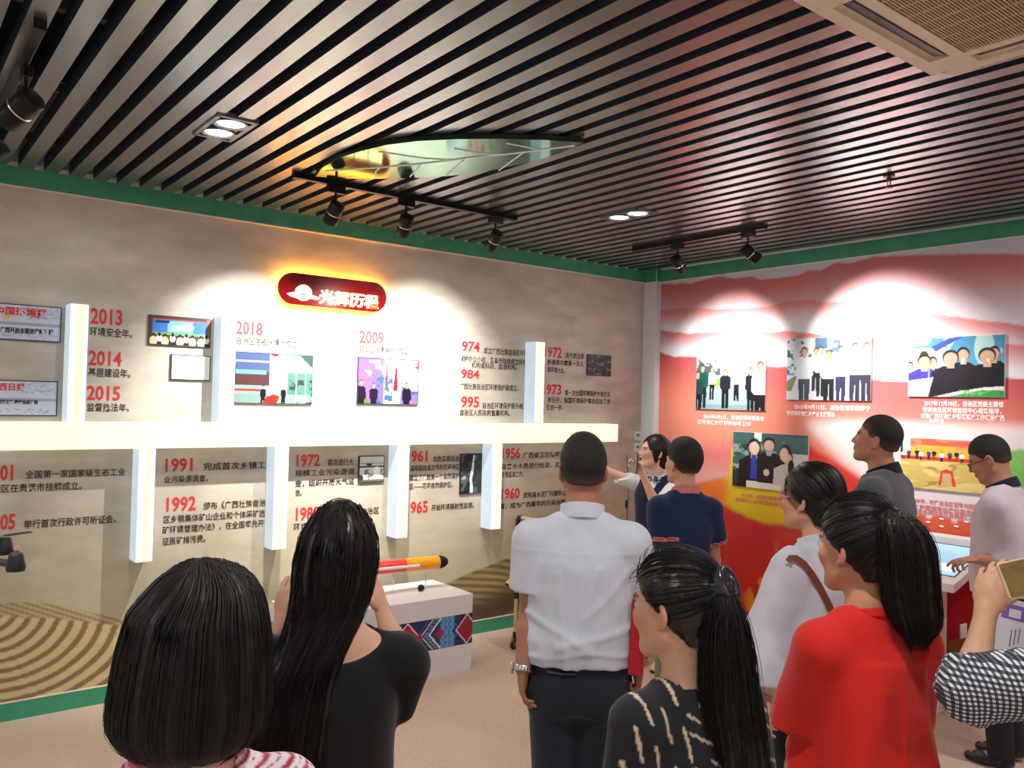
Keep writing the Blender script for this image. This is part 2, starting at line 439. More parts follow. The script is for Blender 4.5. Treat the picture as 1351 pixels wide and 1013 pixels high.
sign = empty('title_sign', ((sa[0] + sb[0]) / 2, 0, sbt)); tag(sign, 'glowing red pill-shaped sign with lit yellow characters above the timeline', 'sign')
pill(sa[0], sb[0], sbt, stp, SY, SY + .022).build('sign_board', M_red, sign, smooth=True)
pill(sa[0] + .012, sb[0] - .012, sbt + .012, stp - .012, SY + .022, -0.008).build('halo_strip', M_halo, sign)
hz = stp - sbt
g = lambda px, py: on(1, SY - .012, px, py)
ts = text('光辉历程', on(1, SY - .001, 420.5, 398.5), (1, 0, 0), (0, 0, 1), 0.104, M_glow, sign, width=on(1, SY, 499, 400)[0] - on(1, SY, 421, 400)[0], name='sign_lettering', bold=0.020, depth=0.008)
ec = g(401, 385)
em = MB()
er = 0.058
pts = []
for k in range(25):
    t = math.pi * k / 24; rr = er * (1.0 + 0.05 * (k % 2)); pts.append((ec[0] + rr * math.cos(t), ec[2] + rr * math.sin(t) - .012))
em.loft([[(x, SY - .012, z) for x, z in pts], [(x, SY, z) for x, z in pts]])
em.build('sun_emblem', M_glow, sign)
wv = MB()
w1 = [(-.115, .000), (-.07, .012), (-.03, .004), (0, -.004), (.04, .006), (.08, .0), (.125, -.016), (.09, -.024), (.05, -.018), (.02, -.036), (-.01, -.04), (-.05, -.024), (-.09, -.018)]
wv.loft([[(ec[0] + x, SY - .013, ec[2] - .02 + z) for x, z in w1], [(ec[0] + x, SY, ec[2] - .02 + z) for x, z in w1]])
wv.build('wave_emblem', M_glow, sign)

# ------------------------------------------------------------ printed words on the left wall
M_ink = mat('print_dark_ink', srgb(44, 34, 30), 0.7)
M_redink = mat('print_red_ink', srgb(204, 40, 48), 0.6)
M_whiteink = mat('print_white_ink', srgb(244, 238, 236), 0.6)
M_redink2 = mat('print_faint_red_ink', srgb(214, 110, 110), 0.6)
def wtext(s, x0, y0, x1, y1, hpx, m=M_ink, bold=0.012, ax=1, par=None, off=-0.005, name='caption_text'):
    """a line of words from baseline pixel (x0,y0) to (x1,y1), height hpx"""
    a, b = on(ax, off, x0, y0), on(ax, off, x1, y1)
    t = on(ax, off, x0, y0 - hpx)
    L = float(np.linalg.norm(b - a))
    n = sum(1.0 if ord(ch) > 255 else 0.56 for ch in s)
    size = (t[2] - a[2]) / (0.80 if ord(s[-1]) > 255 or ord(s[0]) > 255 else 0.70)
    d = (1, 0, 0) if ax == 1 else (0, -1, 0)
    return text(s, a, d, (0, 0, 1), size, m, par or (wl if ax == 1 else wr), width=L, name=name, bold=bold)
H = lambda s, x0, y0, x1, y1, h=18: wtext(s, x0, y0, x1, y1, h, M_redink, 0.022, name='year_heading')
H('2013', 119, 426, 161, 429.5, 20); wtext('环境安全年。', 118, 441.5, 174, 443.5, 10)
H('2014', 116, 481, 160, 483, 19); wtext('基层建设年。', 116, 495.5, 172, 497.5, 10)
H('2015', 114, 527, 158, 528.5, 18.5); wtext('监督执法年。', 114, 541.5, 170, 542.5, 9.5)
H('2018', 311, 440, 346, 442, 17); wtext('自治区生态环境厅成立。', 311, 453, 394, 457.5, 9)
H('2009', 474, 451.5, 506, 454, 16); wtext('自治区环境保护厅成立。', 474, 463, 540, 466.5, 8)
H('1974', 601, 462, 630, 463.5, 13); wtext('成立广西壮族自治区环境', 638, 465.5, 696, 467, 7)
wtext('保护办公小组，各县市陆续成立环保', 606, 476, 695, 477, 7); wtext('机构或科研、监测机构。', 622, 484.5, 682, 485.5, 6.5)
H('1984', 600, 498, 629.5, 499, 11.5); wtext('广西壮族自治区环境保护局成立。', 606, 512.5, 684, 513.5, 7)
H('1995', 600, 536.5, 629, 537, 14); wtext('自治区环境保护局升格为', 636, 538, 694, 538.5, 7); wtext('自治区人民政府直属机构。', 606, 547.5, 672, 548, 7)
H('1972', 716, 470, 739, 471, 13); wtext('派代表出席', 746, 471.5, 770.5, 472.5, 6.5); wtext('斯德哥尔摩第一次人', 722, 480.5, 770, 482, 6.5); wtext('类环境大会。', 722, 490.5, 745, 491, 6.5)
H('1973', 714, 519.5, 738, 520, 13); wtext('第一次全国环境保护大会在北', 745, 521, 805, 521.5, 6.5); wtext('京召开，我国环境保护事业迈出了关', 722, 530.5, 805, 530.8, 6.5); wtext('键的一步。', 721, 540.5, 743, 540.5, 6.5)
H('2001', -21, 634, 16.5, 631.5, 20); wtext('全国第一家国家级生态工业', 33, 630.5, 165, 623.5, 9); wtext('园区在贵港市挂牌成立。', -11, 649.5, 107, 642, 9.5)
H('2005', -21, 700, 19.5, 697.5, 20); wtext('举行首次行政许可听证会。', 31, 696.5, 153, 688.5, 10)
H('1991', 214, 622, 250, 620.5, 17); wtext('完成首次乡镇工', 268, 619.5, 350, 616, 8.5); wtext('业污染源调查。', 216, 636.5, 274, 634, 8)
H('1992', 215.5, 674.5, 254.5, 672, 18); wtext('颁布《广西壮族自治', 268, 671.5, 350, 667, 8.5); wtext('区乡镇集体矿山企业和个体采矿选', 215, 689.5, 349, 682, 8.5)
wtext('矿环境管理办法》，在全国率先开', 214, 703.5, 348, 695.5, 8.5); wtext('征民矿排污费。', 214, 718.5, 271, 715, 8.5)
H('1972', 388, 615, 419, 613, 15); wtext('首次进行大', 432, 613.5, 466, 611.5, 7.5); wtext('规模工业污染源调', 389, 628, 467, 625, 7.5); wtext('查，组织开展大气监', 389, 641.5, 467, 638, 7.5); wtext('测。', 389, 654, 398, 653.5, 7.5)
H('1988', 387, 686.5, 418, 684.5, 16.5); wtext('成立广西壮族自治区', 425, 682, 500, 677.5, 8); wtext('环境保护委员会。', 387, 699, 455, 695, 8)
H('1961', 534, 609, 561, 607.5, 14); wtext('龙胜各族自治', 571, 608.5, 605.5, 606.5, 6.8); wtext('县和临桂县交界的花坪林区', 541, 621, 605.5, 618.5, 6.8); wtext('建立了广西第一个自然保护', 540, 633.5, 605.5, 630, 6.8); wtext('区——花坪自然保护区。', 540, 645, 597, 641.5, 6.8)
H('1965', 533, 677.5, 561.5, 675.5, 15); wtext('开始环境辐射性监测。', 569, 673, 625, 669.5, 6.8)
H('1956', 660, 604.5, 684, 603, 13); wtext('广西省卫生防疫站对', 690, 603.5, 752, 600.5, 6.5); wtext('自来水水质进行检测，这是广西', 661, 618.5, 757, 613.5, 6.5); wtext('环境监测工作。', 661, 629.5, 691, 628, 6.5)
H('1960', 659, 658.5, 683, 657, 13.5); wtext('武鸣县水泥厂兴建除尘装', 690, 656.5, 752, 653, 6.5); wtext('置，成为广西最早的污染治理设施。', 659, 671, 760, 664.5, 6.5)

# ------------------------------------------------------------ pictures: small printed boards
def paint(n_u, n_v, fn):
    u, v = np.meshgrid((np.arange(n_u) + .5) / n_u, (np.arange(n_v) + .5) / n_v, indexing='ij')
    return fn(u, v)
class Pic:
    """canvas in unit coordinates, v up"""
    def __init__(s, U, V, asp): s.U, s.V, s.a = U, V, asp; s.c = np.ones(U.shape + (3,)) * .5
    def fill(s, c): s.c[:] = C(*c); return s
    def rect(s, u0, u1, v0, v1, c): s.c = mixc(s.c, np.broadcast_to(C(*c), s.c.shape), ((s.U > u0) & (s.U < u1) & (s.V > v0) & (s.V < v1)) * 1.0); return s
    def ell(s, u, v, ru, rv, c, soft=.15):
        d = ((s.U - u) / ru) ** 2 + ((s.V - v) / rv) ** 2
        s.c = mixc(s.c, np.broadcast_to(C(*c), s.c.shape), sst(1 + soft, 1 - soft, d)); return s
    def poly(s, pts, c):
        ins = np.zeros(s.U.shape, bool); n = len(pts)
        for i in range(n):
            x0, y0 = pts[i]; x1, y1 = pts[(i + 1) % n]
            if y0 != y1:
                t = (s.V > min(y0, y1)) & (s.V <= max(y0, y1)) & (s.U < (x1 - x0) * (s.V - y0) / (y1 - y0) + x0); ins ^= t
        s.c = mixc(s.c, np.broadcast_to(C(*c), s.c.shape), ins * 1.0); return s
    def grad(s, c0, c1, v0=0, v1=1):
        s.c = mixc(np.broadcast_to(C(*c0), s.c.shape), np.broadcast_to(C(*c1), s.c.shape), (s.V - v0) / (v1 - v0)); return s
    def blot(s, c, su, sv, thr, seed, reg=(0, 1, 0, 1), amt=1):
        n = noise2(s.U, s.V, su, sv, seed); m = sst(thr, thr + .15, n) * ((s.U > reg[0]) & (s.U < reg[1]) & (s.V > reg[2]) & (s.V < reg[3]))
        s.c = mixc(s.c, np.broadcast_to(C(*c), s.c.shape), m * amt); return s
    def man(s, u, vh, h, top, leg, hair=(30, 26, 26), skin=(226, 180, 150), w=1.0, vbot=None):
        """u centre, vh head-top v, h figure height in v"""
        a = s.a; hh = h * 0.14; hw = hh * 0.42 / a * w
        sw = h * 0.135 / a * w
        s.poly([(u - sw * .72, vh - h * .5), (u + sw * .72, vh - h * .5), (u + sw * .62, vh - h), (u + sw * .12, vh - h), (u, vh - h * .6), (u - sw * .12, vh - h), (u - sw * .62, vh - h)], leg)
        s.poly([(u - sw, vh - h * .21), (u - sw * .4, vh - h * .155), (u + sw * .4, vh - h * .155), (u + sw, vh - h * .21), (u + sw * 1.1, vh - h * .47), (u + sw * .72, vh - h * .53), (u - sw * .72, vh - h * .53), (u - sw * 1.1, vh - h * .47)], top)
        s.rect(u - hw * .45, u + hw * .45, vh - h * .18, vh - h * .1, skin)
        s.ell(u, vh - hh * .5, hw, hh * .52, hair); s.ell(u, vh - hh * .6, hw * .82, hh * .42, skin)
        return s
M_photo = mat('photo_print', attr=True, rough=0.35, spec=0.3)
M_board = mat('photo_board_edge', (0.02, 0.02, 0.025), 0.5)
M_boardw = mat('photo_board_white', (0.7, 0.7, 0.7), 0.5)
def board(ax, tl, br, label, draw, n=96, dim=1.0, border=None, nm='photo_board', group=None, thick=0.012):
    off = -0.004 - thick
    A, B = on(ax, off, *tl), on(ax, off, *br)
    u0, u1 = (A[0], B[0]) if ax == 1 else (-A[1], -B[1])
    z1, z0 = A[2], B[2]
    mid = ((u0 + u1) / 2, 0, z0) if ax == 1 else (0, -(u0 + u1) / 2, z0)
    r = empty(nm, mid); tag(r, label, 'picture', group)
    if ax == 1: MB().box(u0, u1, off, -0.002, z0, z1).build('backing', border or M_board, r)
    else: MB().box(off, -0.002, -u1, -u0, z0, z1).build('backing', border or M_board, r)
    e = 0.006 if border is None else 0.001
    asp = (u1 - u0) / (z1 - z0)
    nu, nv = n, max(8, int(n / asp))
    us, vs = np.linspace(u0 + e, u1 - e, nu), np.linspace(z0 + e, z1 - e, nv)
    def colfn(U, V):
        p = Pic((U - u0) / (u1 - u0), (V - z0) / (z1 - z0), asp); draw(p); return p.c * dim
    fn = (lambda U, V: (U, 0 * U + off - .001, V)) if ax == 1 else (lambda U, V: (0 * U + off - .001, -U, V))
    link('picture_print', grid_mesh('picture_print', fn, us, vs, colfn, M_photo), r)
    return r
def d_meet(p):
    p.fill((70, 52, 44)).rect(.06, .93, .42, .86, (60, 110, 190)).rect(.06, .93, .36, .44, (110, 160, 90)).rect(.3, .7, .45, .84, (110, 190, 225)).ell(.6, .64, .12, .14, (170, 220, 190)).ell(.45, .6, .1, .1, (150, 215, 240))
    p.rect(.1, .33, .74, .84, (30, 40, 90)).rect(.06, .93, .86, .9, (180, 60, 60)).rect(0, 1, 0, .22, (44, 32, 26)).rect(.93, 1, .1, 1, (120, 90, 70))
    for u in (.08, .26, .5, .7, .84): p.ell(u, .30, .035, .1, (26, 24, 24)); p.ell(u, .14, .06, .16, (196, 186, 150))
    for u in (.17, .38, .6, .93): p.ell(u, .24, .045, .12, (226, 226, 220)); p.ell(u, .36, .025, .07, (30, 24, 24))
def d_unveil(p):
    p.fill((150, 190, 205)).rect(0, .45, .62, 1, (84, 100, 150)).rect(0, .45, .8, .84, (190, 205, 230)).rect(0, .45, .36, .62, (92, 60, 60)).rect(.02, .4, .58, .66, (120, 170, 200))
    p.rect(.65, 1, 0, .64, (90, 140, 128)).rect(.65, 1, .62, 1, (150, 200, 210)).poly([(.8, 1), (1, .72), (1, 1)], (60, 90, 80)).rect(0, 1, 0, .2, (140, 170, 160)).rect(0, .33, .25, .29, (222, 70, 50)).blot((50, 70, 60), 12, 10, .15, 3, (.7, 1, 0, .5))
    for u in (.78, .9): p.rect(u, u + .01, 0, .7, (190, 215, 210))
    p.rect(.44, .66, .12, 1, (246, 244, 248)).ell(.5, .98, .05, .05, (200, 40, 40))
    p.man(.36, .36, .42, (24, 22, 30), (20, 20, 26)).man(.62, .36, .42, (24, 22, 30), (20, 20, 26)).poly([(.36, 0), (.4, .14), (.5, .2), (.58, .16), (.53, 0)], (220, 50, 40))
def d_pink(p):
    p.fill((206, 120, 196)).blot((140, 120, 200), 4, 4, -.1, 8).rect(.42, .46, 0, 1, (244, 230, 240)).rect(.46, .7, 0, 1, (238, 236, 240)).rect(.7, 1, .3, 1, (240, 214, 214)).blot((214, 60, 70), 8, 8, .1, 5, (.7, 1, .6, 1)).blot((60, 90, 160), 9, 9, .1, 15, (.7, 1, 0, .5)).blot((250, 240, 250), 7, 9, .15, 35, (.0, .42, .55, .95))
    p.poly([(.43, .3), (.46, .95), (.49, .3)], (214, 40, 70)).poly([(.57, .3), (.62, .98), (.65, .3)], (220, 36, 60)).blot((60, 120, 160), 14, 14, .1, 11, (.3, .56, 0, .6)).poly([(.04, 0), (.12, .25), (.2, 0)], (110, 150, 80))
    p.man(.06, .52, .8, (40, 24, 60), (30, 20, 40)).man(.26, .46, .7, (36, 24, 60), (30, 20, 40)).man(.8, .5, .8, (26, 22, 50), (24, 20, 40))
def d_grey(seed):
    def f(p):
        p.fill((52, 56, 54)).blot((120, 126, 122), 7, 8, .05, seed, amt=.7).blot((24, 26, 26), 5, 5, .1, seed + 3, amt=.8)
    return f
def d_fall(p):
    p.fill((44, 52, 52)).blot((96, 108, 106), 5, 7, .08, 5, amt=.7).blot((20, 24, 24), 6, 6, .1, 9, amt=.8)
    p.poly([(.58, .95), (.64, .95), (.62, .6), (.54, .35), (.6, .15), (.58, 0), (.44, 0), (.46, .2), (.42, .38), (.5, .6)], (206, 214, 222)).poly([(.02, .38), (.2, .46), (.3, .38), (.16, .36)], (160, 168, 168))
def d_bw(p):
    p.fill((206, 208, 206)).rect(0, 1, .55, .62, (70, 74, 74)).rect(0, 1, .7, .73, (120, 120, 120)).ell(.4, .68, .12, .05, (60, 60, 60)).ell(.28, .38, .05, .09, (40, 36, 36)).blot((110, 104, 96), 8, 8, .1, 6, (0, 1, 0, .5)).rect(0, 1, 0, .12, (96, 88, 78)).ell(.08, .18, .1, .12, (50, 46, 44)).ell(.7, .45, .14, .14, (236, 236, 236))
def d_blank(p): p.fill((236, 234, 226))
board(1, (196.5, 414.5), (277.5, 459), 'printed photo of a meeting room with a screen, right of the year 2013', d_meet)
board(1, (226, 467), (277, 502.5), 'washed-out white picture with thin grey outline below the meeting photo', d_blank, n=12)
board(1, (309.5, 463), (411.5, 534), 'photo of two people unveiling a white plaque, under 2018', d_unveil, dim=.5)
board(1, (472.5, 470.5), (551.5, 534.5), 'pink and violet ceremony photo with red ribbons, under 2009', d_pink, dim=.42)
board(1, (775.5, 467), (806, 496.5), 'small dark grey landscape photo, rightmost picture on the beige timeline wall', d_grey(2), n=40)
board(1, (608, 598.5), (635, 650.5), 'dark photo of a thin white waterfall below the light bar', d_fall, n=40)
board(1, (474, 601.5), (506.5, 635.5), 'small black and white photo with black outline left of 1961', d_bw, n=44)
def d_news(head, seed):
    def f(p):
        p.fill((190, 198, 216)).rect(0, 1, .42, .5, (150, 158, 180)).blot((120, 126, 150), 40, 60, .05, seed, (.05, .95, .05, .2), .5).blot((120, 126, 150), 40, 60, .05, seed + 2, (.6, .98, .6, .95), .5)
        p.ell(.38 if seed < 5 else .2, .62, .05, .08, (214, 180, 120) if seed < 5 else (90, 110, 170))
    return f
nb = board(1, (-40, 396), (80, 452), 'upper newspaper clipping with red masthead at the left edge', d_news(0, 1), n=80, nm='newspaper_clipping'); nb['category'] = 'newspaper'
wtext('中国环境报', -8, 414, 60.5, 417.5, 10.5, M_redink, .03, par=nb, off=-.019, name='masthead')
wtext('广西开启全面治污新征程', 0, 437, 70, 443, 6, M_ink, .04, par=nb, off=-.019, name='headline')
nb = board(1, (-44, 499.5), (75, 549), 'lower newspaper clipping with red script masthead at the left edge', d_news(0, 7), n=80, nm='newspaper_clipping'); nb['category'] = 'newspaper'
wtext('广西日报', -14, 513.5, 33, 514.5, 8.5, M_redink, .03, par=nb, off=-.019, name='masthead')
wtext('走绿色发展之路 建设生态广西', -20, 531.5, 50, 532.5, 4.5, M_ink, .05, par=nb, off=-.019, name='headline')

# right wall photographs
def d_r1(p):
    p.fill((226, 236, 238)).rect(0, .36, .62, 1, (84, 104, 112)).blot((210, 225, 230), 9, 12, .0, 4, (0, .36, .55, 1)).blot((110, 170, 90), 9, 9, -.05, 5, (.6, .85, .7, 1), .7).rect(.25, .4, .42, .56, (150, 190, 90)).rect(.6, 1, .6, .82, (240, 244, 246)).rect(0, 1, 0, .28, (150, 180, 186)).poly([(0, .3), (.4, .36), (1, .3), (1, .1), (0, .1)], (176, 200, 204))
    p.man(.24, .78, .6, (244, 246, 250), (26, 28, 36)).man(.6, .78, .62, (248, 248, 250), (34, 34, 44)).man(.44, .74, .72, (34, 38, 52), (24, 26, 34), w=1.15).man(.1, .82, .8, (30, 88, 84), (24, 50, 54), w=1.2).man(.03, .7, .8, (36, 70, 76), (20, 30, 36)).man(.8, .76, .8, (34, 36, 52), (26, 26, 36))
    p.man(.93, .86, 1.1, (214, 228, 250), (30, 24, 32), w=1.15)
def d_r2(p):
    p.fill((228, 238, 246)).rect(.35, .5, .82, 1, (90, 120, 160)).blot((80, 110, 120), 16, 14, .12, 3, (0, .3, .4, 1)).blot((90, 120, 160), 12, 14, .1, 6, (.3, .65, .66, .95)).poly([(0, 0), (0, .3), (.14, .42), (.05, .1)], (140, 150, 110)).rect(0, .1, .4, .44, (80, 170, 220)).rect(0, 1, 0, .14, (238, 240, 246))
    p.man(.36, .84, .7, (250, 250, 252), (44, 46, 66)).man(.42, .86, .8, (244, 246, 250), (40, 42, 56)).man(.66, .86, .9, (250, 250, 252), (56, 60, 90)).man(.82, .9, .95, (250, 250, 252), (56, 58, 80)).man(.95, .9, .95, (248, 248, 250), (58, 56, 76))
    p.man(.22, .86, .98, (236, 244, 250), (62, 82, 100), w=1.1).man(.52, .8, .86, (252, 252, 252), (34, 32, 44), w=1.2, skin=(222, 170, 120))
def d_r3(p):
    p.grad((120, 190, 215), (70, 150, 200)).blot((190, 225, 235), 4, 3, -.1, 3).rect(0, .45, .35, .82, (206, 226, 240)).poly([(.25, .84), (.45, .98), (.6, 1), (.3, .76)], (60, 80, 170)).ell(.8, .8, .1, .3, (190, 226, 224)).rect(.5, .75, .1, .45, (70, 110, 130)).blot((40, 100, 120), 5, 6, .1, 13, (.6, .8, .3, .7))
    p.man(.02, .6, 1.1, (50, 46, 56), (40, 36, 40)).man(.27, .68, 1.3, (30, 26, 36), (30, 26, 36)).man(.9, .82, 1.5, (26, 26, 32), (22, 22, 28))
    p.ell(.175, .66, .055, .12, (50, 40, 40)).man(.18, .72, 1.6, (76, 60, 190), (60, 50, 120), w=1.25).rect(.225, .24, .3, .55, (160, 170, 190))
    p.man(.59, .82, 1.6, (24, 22, 30), (20, 18, 26), w=1.1).rect(.575, .6, .55, .64, (240, 240, 244)).man(.46, .78, 1.7, (34, 26, 40), (30, 22, 36), w=1.35).man(.83, .8, 1.7, (24, 22, 30), (20, 20, 26), w=1.35).poly([(.82, .62), (.86, .62), (.85, .54)], (240, 240, 244))
    p.poly([(0, 0), (0, .27), (.28, .33), (.22, .0)], (244, 246, 250)).poly([(.28, .0), (.5, .08), (.8, .16), (1, .18), (1, 0)], (236, 240, 240)).poly([(.42, .0), (.6, .06), (.8, .12), (1, .12), (1, 0)], (70, 160, 80)).blot((120, 200, 110), 14, 14, .1, 7, (.5, 1, 0, .12))
def d_r5(p):
    p.fill((60, 96, 94)).blot((150, 176, 172), 7, 9, .12, 4, (0, 1, .5, 1), .7).rect(.3, .4, .85, 1, (220, 226, 226)).rect(.7, 1, .6, .95, (74, 104, 110)).rect(.8, 1, .4, .66, (206, 208, 212)).rect(0, .1, .08, .42, (150, 170, 186)).rect(0, .14, 0, .34, (46, 50, 62)).rect(0, .05, .3, .36, (120, 70, 60)).blot((30, 60, 60), 9, 9, .1, 24, (0, .3, .4, .9))
    p.man(.5, .92, 1.7, (34, 26, 30), (30, 22, 26), w=1.3, skin=(214, 170, 150)).rect(.475, .525, .6, .7, (130, 160, 190)).ell(.3, .72, .09, .18, (30, 24, 26)).man(.3, .88, 1.9, (38, 26, 30), (30, 22, 26), w=1.25).poly([(.265, .6), (.335, .6), (.34, .17), (.25, .17)], (48, 66, 170)).ell(.31, .72, .05, .12, (232, 200, 180))
    p.ell(.72, .62, .08, .2, (34, 28, 28)).ell(.78, .45, .05, .12, (38, 28, 28)).man(.74, .7, 1.5, (196, 190, 184), (196, 190, 184), w=1.3).ell(.7, .64, .055, .12, (226, 192, 172)).ell(.79, .42, .04, .14, (38, 28, 28)).ell(.47, .3, .04, .06, (226, 190, 160)).poly([(.2, 0), (.2, .13), (.66, .1), (.66, 0)], (222, 218, 210))
def d_r6(p):
    p.fill((230, 170, 60)).rect(0, 1, .86, 1, (214, 92, 74)).blot((230, 130, 100), 6, 10, .0, 3, (0, 1, .82, 1)).rect(.03, .11, .7, 1, (200, 216, 236)).rect(0, .03, .7, 1, (40, 40, 60)).rect(0, 1, .55, .64, (208, 54, 44)).rect(0, 1, 0, .57, (196, 170, 96)).blot((150, 118, 56), 3, 6, .05, 8, (0, 1, 0, .56), .8).blot((222, 200, 130), 3, 7, .1, 18, (0, 1, 0, .56), .8)
    for i, u in enumerate((.04, .1, .19, .24, .32, .38, .46, .55, .62, .68, .8, .88, .95)): p.man(u, .75 + .02 * (i % 3), .2, [(240, 240, 244), (50, 70, 130), (30, 30, 40)][i % 3], (40, 40, 60), w=1.5)
    p.poly([(.43, .1), (.46, .38), (.52, .42), (.58, .38), (.62, .1), (.58, .1), (.56, .34), (.48, .34), (.46, .1)], (206, 60, 44)).poly([(.47, .1), (.485, .33), (.555, .33), (.57, .1)], (196, 160, 120))
board(0, (919.3, 469), (1009.2, 542), 'photo of officials talking outdoors, leftmost in the upper row on the red wall', d_r1, dim=.7, border=M_boardw, n=110)
board(0, (1039, 447.5), (1148.5, 529), 'photo of people in white shirts walking, middle of the upper row on the red wall', d_r2, dim=.6, border=M_boardw, n=120)
board(0, (1199, 446.5), (1325, 524.5), 'photo of dark-suited officials by a model, rightmost in the upper row', d_r3, dim=.7, border=M_boardw, n=130)
board(0, (967.5, 569), (1065.3, 652), 'photo of a woman in blue top and two companions, lower row of the red wall', d_r5, border=M_boardw, n=120)
board(0, (1188.3, 576.5), (1311, 653.5), 'photo of a groundbreaking ceremony in orange and yellow, lower row right', d_r6, border=M_boardw, n=130)
R = lambda s, x0, y0, x1, y1, h, m=M_whiteink: wtext(s, x0, y0, x1, y1, h, m, 0.02, ax=0, name='caption_text')
R('2014年6月6日，自治区领导到自治', 928, 551.5, 1008, 552.5, 5); R('区环境保护厅调研指导工作', 920, 558.5, 990, 559.5, 5)
R('2015年9月11日，自治区领导到南宁', 1048, 539, 1148, 540, 5.5); R('市调研环境保护产业发展情况', 1038, 547.5, 1101, 547.5, 5.5)
R('2017年12月18日，自治区党委主要领', 1219, 534.5, 1324, 533.5, 6); R('导到自治区环境监控中心视察指导，', 1217, 543, 1321, 542.5, 6); R('听取广西环境保护督察整改工作汇报广西', 1215, 551, 1325, 551, 6); R('生态环境', 1226, 557.5, 1245, 557.5, 5)
R('2012年，自治区领导到环境', 978, 654.5, 1040, 658.5, 4.5, M_redink2); R('监测中心站调研指导工作', 970, 660.5, 1040, 665, 4.5, M_redink2)
R('2009年，时任自治区领导与国家环境', 1202, 662, 1304, 669, 5.5, M_redink2); R('环境保护部领导出席垃圾发电厂', 1191, 668.5, 1298, 676.5, 5.5, M_redink2); R('环保综合处理垃圾项目奠基仪式', 1191, 674.5, 1287, 681.5, 5.5, M_redink2)
# white arrow-slit marks on the printed rampart
for px, py in [(1208.5, 680), (1242.5, 684.8), (1275.5, 688.5), (1225, 689), (1242.5, 694.5), (1262, 694.5)]:
    a = on(0, -.003, px, py); MB().tube([(a[0], a[1] - .014, a[2]), (a[0], a[1] + .014, a[2] + .001)], 0.006, 6).build('rampart_mark', M_whiteink, wr)
# switch plates and cord by the corner post
for px, py, lb in [(848.5, 575.5, 'upper'), (848, 591, 'lower')]:
    a = on(1, -.0, px - 3, py)
    s_ = empty('switch_plate', (-0.115, 0, a[2])); tag(s_, f'{lb} small pale plate with grey label left of the corner post', 'switch')
    MB().bev(-.155, -.075, -.012, 0, a[2] - .035, a[2] + .045, r=.004, axis=1).build('plate', M_white, s_); MB().box(-.135, -.095, -.0135, -.0115, a[2] - .0, a[2] + .025).build('grey_label', mat('grey_label', (.15, .16, .17), .5), s_)
crd = MB().tube([on(1, -.004, *q) for q in [(827, 600), (828.5, 625), (829, 655), (826.5, 690), (825, 720)]], .003, 6).build('cord', M_board); tag(crd, 'thin dark cord hanging down the beige wall behind the navy-vested guide', 'cord')
q = on(1, -.008, 826.5, 665); MB().bev(q[0] - .01, q[0] + .01, -.018, -.002, q[2] - .035, q[2] + .035, r=.006).build('cord_switch', M_board, crd)
# ------------------------------------------------------------ track lighting
M_black = mat('black_metal', (0.006, 0.006, 0.007), 0.42, spec=.3)
M_ring = mat('silver_ring', (0.85, 0.82, 0.78), 0.25, metal=1.0)
M_lamp = mat('lamp_lit', (1, 1, 1), 0.4, emit=(1.0, 0.97, 0.9), estr=25.0)
def frame_z(d, up=(0, 0, 1)):
    d = Vector(d).normalized(); u = Vector(up); x = u.cross(d)
    if x.length < 1e-3: x = Vector((1, 0, 0)).cross(d)
    x.normalize(); y = d.cross(x)
    return Matrix(((x.x, y.x, d.x), (x.y, y.y, d.y), (x.z, y.z, d.z))).to_4x4()
def spot_head(x, y, axis, target, label, watts, size=78, group=None, R=0.043, L=0.135):
    """axis: 'x' or 'y' run of the track; lamp aimed at target point"""
    zt = ZT - 0.032
    r = empty('track_spotlight', (x, y, zt)); tag(r, label, 'spotlight', group)
    o = 0.055
    if axis == 'x': MB().bev(x - o, x + o, y - .016, y + .016, zt - .042, zt, r=.005).build('adapter', M_black, r)
    else: MB().bev(x - .016, x + .016, y - o, y + o, zt - .042, zt, r=.005).build('adapter', M_black, r)
    piv = Vector((x, y, zt - 0.135))
    ex = Vector((x + (.035 if axis == 'x' else 0), y + (.035 if axis == 'y' else 0), zt - .04))
    ex = Vector((x, y, zt - .04))
    MB().tube([ex, ex + Vector((0, 0, -.055))], .008, 10).build('stem', M_black, r)
    d = (Vector([float(t) for t in target]) - piv).normalized()
    M = Matrix.Translation(piv - d * (L * .32)) @ frame_z(d)
    MB().lathe([(R * .55, 0), (R * .94, .004), (R, .012), (R, L * .5 - .002), (R * .985, L * .5 - .001)], M).build('housing', M_black, r, smooth=True)
    MB().lathe([(R * .96, L * .5 - .002), (R * 1.02, L * .5), (R * 1.02, L * .5 + .005), (R * .96, L * .5 + .007)], M).build('ring', M_ring, r, smooth=True)
    MB().lathe([(R * .985, L * .5 + .006), (R, L * .5 + .008), (R, L - .003), (R * .95, L), (R * .80, L), (R * .74, L - .012), (R * .5, L - .03)], M).build('barrel', M_black, r, smooth=True)
    MB().lathe([(R * .72, L - .014), (R * .70, L - .013)], M).build('lens', M_lamp, r)
    ld = bpy.data.lights.new('spot_beam', 'SPOT'); ld.energy = watts; ld.spot_size = math.radians(size); ld.spot_blend = 1.0; ld.shadow_soft_size = 0.018; ld.color = (1.0, 0.97, 0.93)
    lo = link('spot_beam', ld, r); lo.matrix_world = Matrix.Translation(piv + d * (L * .72)) @ frame_z(-d)
    lo.matrix_basis = Matrix.Translation(piv + d * (L * .72)) @ frame_z(-d); lo.matrix_parent_inverse = r.matrix_basis.inverted()
    return r
